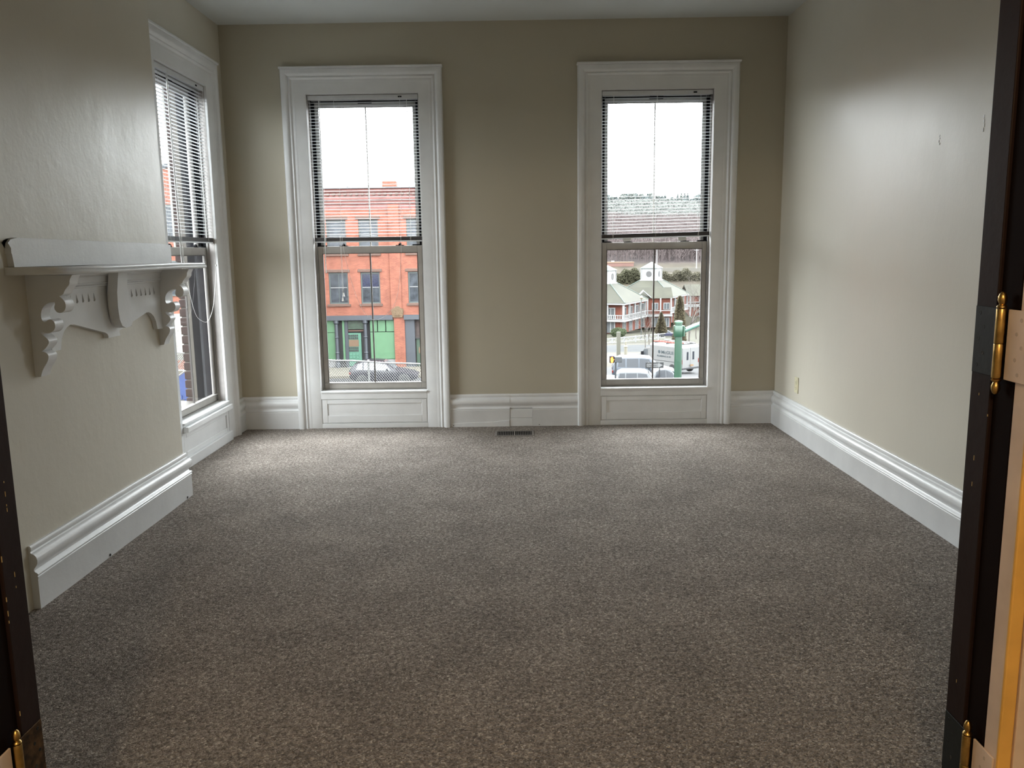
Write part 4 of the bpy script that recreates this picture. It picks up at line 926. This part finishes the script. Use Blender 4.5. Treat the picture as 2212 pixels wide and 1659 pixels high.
# ------------------------------------------------------------------ pavilion with two cupolas
M['mossy'] = mat('mossy_shingle', (.056, .055, .034), .9, var=.18, vs=.35); M['green_roof'] = mat('pale_green_metal', (.06, .10, .08), .5)
M['pav_brick'] = brick_mat('pavilion_brick', (.20, .06, .038), (.18, .055, .035), (.18, .07, .05), 1.5)
M['pale'] = mat('pale_glass', (.12, .13, .14), .2)
TH = math.atan2(.457, -.889)   # local x along e2 reversed below
e1v, e2v = Vector((.457, .889, 0)), Vector((-.889, .457, 0))
def pavilion(name, cx_px, eave_py, Y, size, cup, label, apex_py, cupb_py):
    c = at(cx_px, eave_py, Y); g = c.z-5.75
    r = empty(name, (c.x, Y, g), math.atan2(e1v.y, e1v.x), label=label, cat='building')   # local +x = e1 (right face recedes), +y = e2 (left face)
    Hs = c.z-g; W = size
    half_ = W/2
    obj('walls', MB().box(.9, W, .9, W, 0, Hs-.25), M['pav_brick'], r)
    obj('eaves', MB().box(-.35, W+.35, -.35, W+.35, Hs-.32, Hs), M['white_far'], r)
    dd = Y+ (e1v.y+e2v.y)*half_
    s = cup/2; zb = at(cx_px, cupb_py, dd-1.5).z-g; zt_ = at(cx_px, apex_py, dd).z-g
    lo = [(-.45, -.45), (W+.45, -.45), (W+.45, W+.45), (-.45, W+.45)]; up = [(half_-s-.2, half_-s-.2), (half_+s+.2, half_-s-.2), (half_+s+.2, half_+s+.2), (half_-s-.2, half_+s+.2)]
    rf = MB(); rf.loft([[(x, y, Hs+.01) for x, y in lo], [(x, y, zb) for x, y in up]]); obj('roof', rf, M['mossy'], r)
    for (a, b) in zip(lo, up): obj('hip_flashing', MB().tube([(a[0], a[1], Hs+.05), (b[0], b[1], zb+.05)], .09, 5), M['green_roof'], r)
    ch = (zt_-zb)*.66
    cu = obj('cupola', MB().box(half_-s, half_+s, half_-s, half_+s, zb, zb+ch), M['white_far'], r)
    obj('cupola_skirt', MB().loft([[(half_-s-.35, half_-s-.35, zb-.05), (half_+s+.35, half_-s-.35, zb-.05), (half_+s+.35, half_+s+.35, zb-.05), (half_-s-.35, half_+s+.35, zb-.05)], [(half_-s, half_-s, zb+.3), (half_+s, half_-s, zb+.3), (half_+s, half_+s, zb+.3), (half_-s, half_+s, zb+.3)]]), M['white_far'], cu)
    obj('cupola_roof', MB().loft([[(half_-s-.25, half_-s-.25, zb+ch), (half_+s+.25, half_-s-.25, zb+ch), (half_+s+.25, half_+s+.25, zb+ch), (half_-s-.25, half_+s+.25, zb+ch)], [(half_+d[0]*.05, half_+d[1]*.05, zt_) for d in ((-1, -1), (1, -1), (1, 1), (-1, 1))]]), M['green_roof'], cu)
    zc_ = zb+ch*.52
    dark = M['stone'] if False else mat('louvre_dark', (.075, .07, .07), .6)
    q = MB().lathe([(.62, 0), (.62, -.05)], (0, 0, 0), 20, 'x'); xf(q, lambda x, y, z: (half_-s+x-.001, half_+y, zc_+z)); obj('round_window', q, dark, cu)
    q = MB().lathe([(.62, 0), (.62, -.05)], (0, 0, 0), 20, 'y'); xf(q, lambda x, y, z: (half_+x, half_-s+y-.001, zc_+z)); obj('round_window', q, dark, cu)
    for (a, b) in ((half_-s, half_-s), (half_+s, half_-s), (half_-s, half_+s)): obj('corner_board', MB().box(a-.1, a+.1, b-.1, b+.1, zb+.3, zb+ch-.01), M['white_far'], cu)
    # veranda: deck, columns, railing, upper and lower doors on the two visible faces
    zd = Hs*.46
    obj('deck', MB().box(-.3, W+.3, -.3, W+.3, zd-.35, zd), M['white_far'], r)
    for k in range(5):
        t = k*W/4
        for (x, y) in ({(0, t), (t, 0)}): obj('column', MB().box(x-.16, x+.16, y-.16, y+.16, zd, Hs-.33), M['white_far'], r)
    for ax in (0, 1):
        q = MB(); bx_ = (lambda a0, a1, b0, b1, z0, z1: q.box(a0, a1, b0, b1, z0, z1)) if ax == 0 else (lambda a0, a1, b0, b1, z0, z1: q.box(b0, b1, a0, a1, z0, z1))
        bx_(0, W, -.24, -.14, zd+.80, zd+.92); bx_(0, W, -.24, -.14, zd+.12, zd+.2)
        for k in range(int(W/.42)):
            t = .1+k*.42; bx_(t, t+.15, -.22, -.16, zd+.2, zd+.8)
        obj('railing', q, M['white_far'], r)
        for k in range(3):
            t = 1.9+k*3.6
            for (z0, z1) in ((.1, 2.15), (zd+.05, Hs-1.1)):
                q = MB(); bx2 = (lambda a0, a1, b0, b1, z0, z1: q.box(a0, a1, b0, b1, z0, z1)) if ax == 0 else (lambda a0, a1, b0, b1, z0, z1: q.box(b0, b1, a0, a1, z0, z1))
                bx2(t, t+.18, .78, .9, z0, z1); bx2(t+1.62, t+1.8, .78, .9, z0, z1); bx2(t+.8, t+1.0, .78, .9, z0, z1); bx2(t, t+1.8, .78, .9, z1, z1+.18)
                wd_ = obj('window', q, M['white_far'], r)
                q = MB(); bx2(t+.18, t+.8, .84, .9, z0, z1); bx2(t+1.0, t+1.62, .84, .9, z0, z1); obj('pane', q, M['pale'], wd_)
    return r
pvA = pavilion('pavilion', 1347, 655, 150, 12.5, 3.5, 'mossy hipped pavilion with cupola half hidden by the left sash of the right window', 569, 612)
pvB = pavilion('pavilion', 1449, 641, 170, 12.5, 3.5, 'farther mossy hipped pavilion with white louvred cupola in the middle of the right window', 565, 605)
# link wing with a small white gable between the two
wg = empty('pavilion_wing', (at(1392, 645, 164.5).x, 164.5, at(1392, 645, 164.5).z-5.9), 0, label='brick wing with a small white gable joining the two pavilions', cat='building')
obj('walls', MB().box(-3, 5.5, .5, 3.2, 0, 5.9), M['pav_brick'], wg)
obj('roof', MB().loft([[(-3.4, 0, 5.9), (5.8, 0, 5.9)], [(-3.4, 2.4, 8.0), (5.8, 2.4, 8.0)], [(-3.4, 4.2, 5.9), (5.8, 4.2, 5.9)]], closed=False, caps=False), M['mossy'], wg)
q = MB()
q.loft([[(-1.6+a, -.35, 6.0+b), (-1.6+a, -.35, 6.25+b), (-1.6+a, .5, 6.25+b), (-1.6+a, .5, 6.0+b)] for a, b in ((0, 0), (1.35, 1.35), (2.9, 0))]); obj('gable_trim', q, M['white_far'], wg)
obj('deck_railing', MB().box(-2.8, 5.6, -.5, -.4, 3.4, 3.55).box(-2.8, 5.6, -.5, -.4, 2.7, 2.8).box(-2.8, 5.6, -.6, .49, 2.3, 2.6), M['white_far'], wg)
for k, x in enumerate((-1.2, 1.6, 3.9)):
    for z0, z1 in ((.1, 2.0), (3.6, 5.0)):
        wf = obj('window', MB().box(x, x+1.3, .40, .499, z0, z1), M['white_far'], wg); obj('pane', MB().box(x+.15, x+.6, .37, .399, z0+.12, z1-.15).box(x+.72, x+1.15, .37, .399, z0+.12, z1-.15), M['pale'], wf)
for x in (-2.6, .6, 3.2, 5.3): obj('column', MB().box(x-.13, x+.13, -.45, -.2, 2.6, 5.95), M['white_far'], wg)
# low white rail with rings along the lawn
ra, rb_ = at(1296, 739, 118), at(1437, 735, 126)
rw = empty('lawn_railing', (ra.x, ra.y, gz(ra.x, ra.y)-.1), math.atan2(rb_.y-ra.y, rb_.x-ra.x), label='low white railing with ring pattern along the lawn below the pavilion', cat='railing')
RL = (rb_-ra).length
obj('rails', MB().box(0, RL, -.05, .05, .66, .78).box(0, RL, -.05, .05, .08, .18), M['white_far'], rw)
for k in range(int(RL/.8)):
    q = MB(); q.tube([(.3+k*.8+.22*math.cos(t*math.pi/5), 0, .42+.22*math.sin(t*math.pi/5)) for t in range(11)], .045, 4, caps=False); obj('ring', q, M['white_far'], rw)
    if k % 3 == 0: obj('post', MB().box(k*.8-.1, k*.8+.06, -.07, .07, -.5, .84), M['white_far'], rw)
# second floor balcony line right of the far pavilion and a red brick block by the edge
rbk = empty('brick_house', (at(1488, 700, 184).x, 184, -15.5), .05, label='red brick building with white balcony at the right edge of the window view', cat='building')
obj('walls', MB().box(0, 9, 0, 6, 0, 6.8), M['pav_brick'], rbk); obj('balcony', MB().box(-.3, 9, -.5, -.05, 4.3, 4.9).box(-.3, 9, -.5, -.05, 5.3, 5.45), M['white_far'], rbk)
obj('roof', MB().loft([[(-.5, -.6, 6.8), (9.5, -.6, 6.8)], [(-.5, 3, 9.2), (9.5, 3, 9.2)], [(-.5, 6.6, 6.8), (9.5, 6.6, 6.8)]], closed=False, caps=False), M['mossy'], rbk)
for k in range(4):
    obj('column', MB().box(k*2.2, k*2.2+.3, -.5, -.1, 0, 6.79), M['white_far'], rbk)
# flat roofed brick block on the slope, far left of the right window
xa, xb = at(1290, 580, 238), at(1369, 580, 238)
fbk = empty('flat_roof_building', (xa.x, 238, zc(1330, 590, 238)-3), label='flat roofed salmon brick building at the foot of the hill', cat='building')
Hf = zc(1330, 566, 238)-zc(1330, 590, 238)+3
SB = mat('salmon_brick', (.20, .095, .075), .8)
obj('walls', MB().box(0, xb.x-xa.x, 0, 8, 0, Hf-.3), SB, fbk); obj('parapet', MB().box(-.1, xb.x-xa.x+.1, -.1, 8.1, Hf-.3, Hf), M['kraft'], fbk)
obj('window', MB().box(xb.x-xa.x-3.4, xb.x-xa.x-2.2, -.08, -.001, 2.4, Hf-1), M['stone'], fbk); obj('roof_unit', MB().box(4.4, 5.2, 2, 3, Hf, Hf+.4), M['white_far'], fbk)
rt_ = obj('retaining_wall', MB().box(at(1368, 580, 231).x, 75, 231, 231.5, zc(1440, 597, 231), zc(1440, 579, 231)), mat('buff_wall', (.18, .165, .14), .9)); tag(rt_, 'long pale retaining wall at the foot of the hill', 'wall')
for i, (px, ytop, ybot, Y) in enumerate([(1418.5, 534, 582, 229), (1504.5, 536, 572, 229)]):
    a, b = at(px, ytop, Y), at(px, ybot, Y)
    u = empty('utility_pole', (b.x, Y, b.z-1), label=['pale utility pole above the far cupola', 'pale utility pole by the right edge of the right window'][i], cat='pole', group=None)
    obj('shaft', MB().lathe([(.15, 0), (.11, a.z-b.z+1)], (0, 0, 0), 8), M['white_far'], u); obj('crossarm', MB().box(-.7, .7, -.06, .06, a.z-b.z+.4, a.z-b.z+.5), M['white_far'], u)
# lamp post
lp = at(1385, 700, 128); lz = gz(lp.x, 128)
lm = empty('lamp_post', (lp.x, 128, lz), label='globe street lamp on a dark post before the pavilion', cat='lamp')
zt3 = zc(1385, 643, 128)-lz
obj('post', MB().lathe([(.10, 0), (.06, .5), (.05, zt3-.3)], (0, 0, 0), 8), mat('lamp_iron', (.04, .05, .05), .5), lm)
obj('globe', MB().lathe([(.05, zt3-.3), (.20, zt3-.15), (.24, zt3), (.16, zt3+.2), (.04, zt3+.32)], (0, 0, 0), 12), mat('lamp_globe', (.28, .25, .18), .4), lm, smooth=True)
bo = at(1351.5, 766, 80); bl_ = empty('bollard', (bo.x, 80, gz(bo.x, 80)), label='short cream marker post on the tan bank', cat='post')
obj('shaft', MB().lathe([(.16, 0), (.16, .9), (.19, .91), (.19, 1.0), (.08, 1.1), (.08, 1.45), (.02, 1.5)], (0, 0, 0), 10), mat('cream_post', (.26, .24, .18), .6), bl_, smooth=True)
po = at(1336, 760, 68); pp = empty('wooden_post', (po.x, 68, gz(po.x, 68)-.2), label='tall weathered post standing on the bank left of the lamp', cat='post')
obj('shaft', MB().box(-.16, .16, -.12, .12, 0, zc(1336, 717, 68)-gz(po.x, 68)+.2), mat('post_olive', (.15, .145, .11), .8), pp)
# ------------------------------------------------------------------ trees
BARK = mat('bare_bark', (.125, .105, .09), .9); 
def bare_tree(loc, hgt, label, group=None, spread=.5, seed=1, depth=5, lean=0, thick=.045, bark=None, rname='bare_tree'):
    rnd = random.Random(seed); r = empty(rname, loc, label=label, cat='tree', group=group)
    tk, br_ = MB(), MB()
    def grow(p, d, L, rad, n, mbx):
        pts = [p]; 
        for k in range(3):
            d = (d+Vector((rnd.uniform(-.12, .12), rnd.uniform(-.12, .12), rnd.uniform(-.03, .09)))).normalized(); pts.append(pts[-1]+d*L/3)
        mbx.tube(pts, [rad, rad*.88, rad*.76, rad*.62], 5 if n > 3 else 3, caps=False)
        if n <= 0: return
        for _ in range(rnd.choice([2, 3]) if n < depth else 4):
            a = rnd.uniform(0, 2*math.pi); nd = (d+spread*1.5*Vector((math.cos(a), math.sin(a), rnd.uniform(-.1, .5)))).normalized()
            st_ = pts[rnd.choice([2, 3, 3])]
            grow(st_, nd, L*rnd.uniform(.62, .82), rad*.55, n-1, br_)
    grow(Vector((0, 0, -.2)), Vector((lean, 0, 1)).normalized(), hgt*.34, hgt*thick*.5, depth, tk)
    obj('trunk', tk, bark or BARK, r); obj('branches', br_, bark or BARK, r)
    return r
for i, (px, py, Y, ytop, sp, lab) in enumerate([
    (1394, 762, 100, 662, .42, 'thin bare tree standing before the pavilion railing'),
    (1402, 757, 112, 655, .40, 'twiggy bare tree just left of the centre bar of the right window'),
    (1489, 745, 95, 585, .55, 'large bare tree spreading at the right edge of the right window'),
    (1504, 742, 130, 620, .5, 'smaller bare tree behind the large one at the right edge')]):
    a = at(px, py, Y); g = gz(a.x, Y); bare_tree((a.x, Y, g), zc(px, ytop, Y)-g, lab, spread=sp, seed=11+i, depth=6, thick=.026)
bare_tree((-13.2, 29.5, -6), 6.0, 'bare tree with crossing branches seen through the side window', spread=.7, seed=5, depth=5, thick=.03, bark=mat('bark_pale', (.10, .09, .075), .9))
def leaf_mat(name, c, v=.35, s=1.2):
    c = tuple(x*K[0] for x in c)
    m, nt, b = nodes(name); b.inputs['Roughness'].default_value = .9; b.inputs['Specular IOR Level'].default_value = .1
    vv = mapping(nt); nt.links.new(ramp(nt, noise(nt, vv, s, 6, .8), [(.3, tuple(x*(1-v) for x in c)), (.7, tuple(x*(1+v) for x in c))]), b.inputs['Base Color']); return m
def crown(mb, c, rx, rz_, n, rnd, leaf):
    for _ in range(n):
        th = rnd.uniform(0, 2*math.pi); u = rnd.uniform(-1, 1); k = rnd.uniform(.55, 1)
        p = Vector((c[0]+rx*k*math.cos(th)*math.sqrt(1-u*u), c[1]+rx*k*math.sin(th)*math.sqrt(1-u*u), c[2]+rz_*k*u))
        a = Vector((rnd.uniform(-1, 1), rnd.uniform(-1, 1), rnd.uniform(-.6, 1))).normalized()*leaf; b = a.orthogonal().normalized()*leaf*.6
        mb.quad(p-a, p+b, p+a, p-b)
def conifer(loc, hgt, rad, m, label, group=None, seed=1, n=900, rname='conifer', shape=1.0, leaf=.3):
    rnd = random.Random(seed); r = empty(rname, loc, label=label, cat='tree', group=group); mb = MB()
    mb.loft([[(rad*.62*f*math.cos(k*math.pi/4), rad*.8*f*math.sin(k*math.pi/4), hgt*z) for k in range(8)] for z, f in ((.04, .75), (.2, 1), (.5, .85 if shape > 1 else .62), (.8, .45 if shape > 1 else .28), (.97, .02))])
    for _ in range(n):
        t = rnd.random()**1.2; z = hgt*(.03+.97*t); rr = rad*((1-t)**(.8/shape))*rnd.uniform(.5, 1.12)*(min(1, .5+t*5)); th = rnd.uniform(0, 2*math.pi)
        p = Vector((rr*math.cos(th), rr*math.sin(th), z)); a = Vector((math.cos(th), math.sin(th), rnd.uniform(-.6, .9))).normalized()*leaf; b = a.orthogonal().normalized()*leaf*.4
        mb.quad(p-a, p+b, p+a, p-b)
    obj('foliage', mb, m, r, fix=False); obj('trunk', MB().lathe([(hgt*.018, 0), (hgt*.010, hgt*.2)], (0, 0, 0), 6), BARK, r)
    return r
CB = leaf_mat('conifer_brown', (.125, .105, .065), .25)
for (px, py, Y, top, wpx, sh, lab) in [(1467, 742, 118, 640, 28, 2.0, 'tall brownish columnar conifer right of the far pavilion'), (1428, 716, 130, 675, 26, 1.0, 'short pointed brown conifer in front of the far pavilion')]:
    a = at(px, py, Y); g = zc(px, py, Y); conifer((a.x, Y, g-.5), zc(px, top, Y)-g+.5, wpx*.5*Y/F, CB, lab, seed=int(px), shape=sh, n=6000, leaf=.17)
bs = at(1336, 720, 143); mb = MB(); rnd = random.Random(3); crown(mb, (0, 0, .75), 1.5, .85, 3000, rnd, .11); 
bu = empty('shrub', (bs.x, 143, gz(bs.x, 143)), label='rounded green shrub by the pavilion doors', cat='shrub')
mb.loft([[(1.25*f*math.cos(k*math.pi/4), 1.25*f*math.sin(k*math.pi/4), z) for k in range(8)] for z, f in ((0, .8), (.5, 1), (1.1, .8), (1.45, .1))]); obj('foliage', mb, leaf_mat('shrub_green', (.075, .095, .05)), bu, fix=False)
# hedge belt behind the pavilions
def belt(name, px0, px1, Y, py0, py1, m, label, leaf=.5, n=5000):
    rnd = random.Random(9); a, b = at(px0, py0, Y), at(px1, py0, Y); z0, z1 = zc(px0, py1, Y), zc(px0, py0, Y); mb = MB()
    for _ in range(n):
        x = rnd.uniform(a.x, b.x); y = Y+rnd.uniform(-1.5, 2.5); z = z0-1+(z1-z0+1+.6*math.sin(x*.9)+.4*math.sin(x*2.3))*rnd.random()**.7
        d = Vector((rnd.uniform(-.6, .6), rnd.uniform(-1, 1), rnd.uniform(-.5, 1))).normalized()*leaf; e = d.orthogonal().normalized()*leaf*.45
        p = Vector((x, y, z)); mb.quad(p-d, p+e, p+d, p-e)
    mb.box(a.x, b.x, Y+2.6, Y+3, z0-2, z1-.7)
    o = obj(name, mb, m, fix=False); tag(o, label, 'hedge', kind='stuff'); return o
belt('hedge', 1330, 1392, 212, 586, 613, leaf_mat('hedge_olive', (.10, .098, .06)), 'dense olive hedge between the two cupolas', leaf=.24, n=9000)
belt('hedge', 1432, 1540, 214, 587, 640, leaf_mat('brush_olive', (.125, .115, .08)), 'tangled olive brush right of the far cupola', leaf=.24, n=16000)
# woodland on the hillside: bare trunks nobody could count, and the ridge trees one by one
HAZE_W = leaf_mat('woodland_mauve_haze', (.19, .155, .15), .22, .12); HAZE_T = leaf_mat('woodland_trunk_haze', (.15, .12, .118), .2)  # pale mauves with the distance haze mixed into the colour
rnd = random.Random(21); mb = MB()
for _ in range(1500):
    y = rnd.uniform(243, 312); x = rnd.uniform(.10*y-4, .27*y); z = gz(x, y); h = rnd.uniform(4.5, 7.5)
    mb.tube([(x, y, z-.3), (x+rnd.uniform(-.4, .4), y, z+h*.6), (x+rnd.uniform(-.8, .8), y, z+h)], [.10, .07, .02], 3, caps=False)
    for k in range(4):
        t = rnd.uniform(.35, .9); a = rnd.uniform(0, 2*math.pi); q_ = Vector((x, y, z+h*t)); mb.tube([q_, q_+Vector((math.cos(a)*1.6, math.sin(a)*1.6, 1.9))], [.06, .015], 3, caps=False)
trunks = mb; mb = MB()
for _ in range(42000):
    y = rnd.uniform(245, 312); x = rnd.uniform(.10*y-4, .27*y); z = gz(x, y)+rnd.uniform(1, 7)
    d = Vector((rnd.uniform(-1, 1), rnd.uniform(-.3, .3), rnd.uniform(.2, 1.4))).normalized()*rnd.uniform(.4, .9); e = Vector((.08, 0, -.02))
    p = Vector((x, y, z)); mb.quad(p-d, p+e, p+d, p-e)
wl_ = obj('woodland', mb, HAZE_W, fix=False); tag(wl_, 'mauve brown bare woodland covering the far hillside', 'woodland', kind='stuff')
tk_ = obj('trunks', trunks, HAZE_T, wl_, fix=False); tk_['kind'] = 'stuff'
mb = MB()
for _ in range(24000):
    y = 305+108*rnd.random(); x = rnd.uniform(.10*y-4, .27*y); z = gz(x, y)+rnd.uniform(-.3, 2.6)
    d = Vector((rnd.uniform(-1, 1), rnd.uniform(-.3, .3), rnd.uniform(.1, 1))).normalized()*rnd.uniform(.5, 1.0); e = d.orthogonal().normalized()*.35
    p = Vector((x, y, z)); mb.quad(p-d, p+e, p+d, p-e)
uc = obj('undergrowth', mb, leaf_mat('upper_slope_haze_green', (.18, .188, .176), .15, .1), wl_, fix=False); uc['kind'] = 'stuff'  # slope green paled with painted haze as well
RG = [leaf_mat('ridge_haze_green_%d' % i, c, .2, .3) for i, c in enumerate([(.22, .255, .25), (.19, .225, .22), (.24, .26, .24)])]  # ridge greens lightened and greyed so the colour carries the haze
px = 1296; i = 0
while px < 1530:
    Y = rnd.uniform(418, 436); b = at(px, 440, Y); g = gz(b.x, Y); tp = {0: 430}.get(i)
    top = 424+6*math.sin(px*.09)+rnd.uniform(-3, 5)
    if 1340 < px < 1392: top = rnd.uniform(415, 424)
    if 1392 < px < 1440: top = rnd.uniform(417, 428)
    if 1440 < px < 1462: top = rnd.uniform(431, 436)
    if 1462 <= px < 1486: top = rnd.uniform(415, 420)
    zt_ = zc(px, top, Y); h = max(2.5, zt_-g)
    kind = 'conifer' if (1462 <= px < 1486 or i % 3 == 0) else 'leafy_tree'
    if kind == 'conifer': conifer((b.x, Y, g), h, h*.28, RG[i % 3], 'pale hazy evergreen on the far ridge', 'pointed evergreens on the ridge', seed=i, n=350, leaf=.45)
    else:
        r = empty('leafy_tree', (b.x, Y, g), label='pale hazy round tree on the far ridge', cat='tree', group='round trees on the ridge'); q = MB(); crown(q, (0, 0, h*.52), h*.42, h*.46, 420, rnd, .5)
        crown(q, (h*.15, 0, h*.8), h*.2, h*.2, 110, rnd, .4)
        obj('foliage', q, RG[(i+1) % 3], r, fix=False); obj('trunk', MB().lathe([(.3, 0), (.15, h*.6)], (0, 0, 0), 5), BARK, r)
    px += rnd.uniform(5, 8.5); i += 1
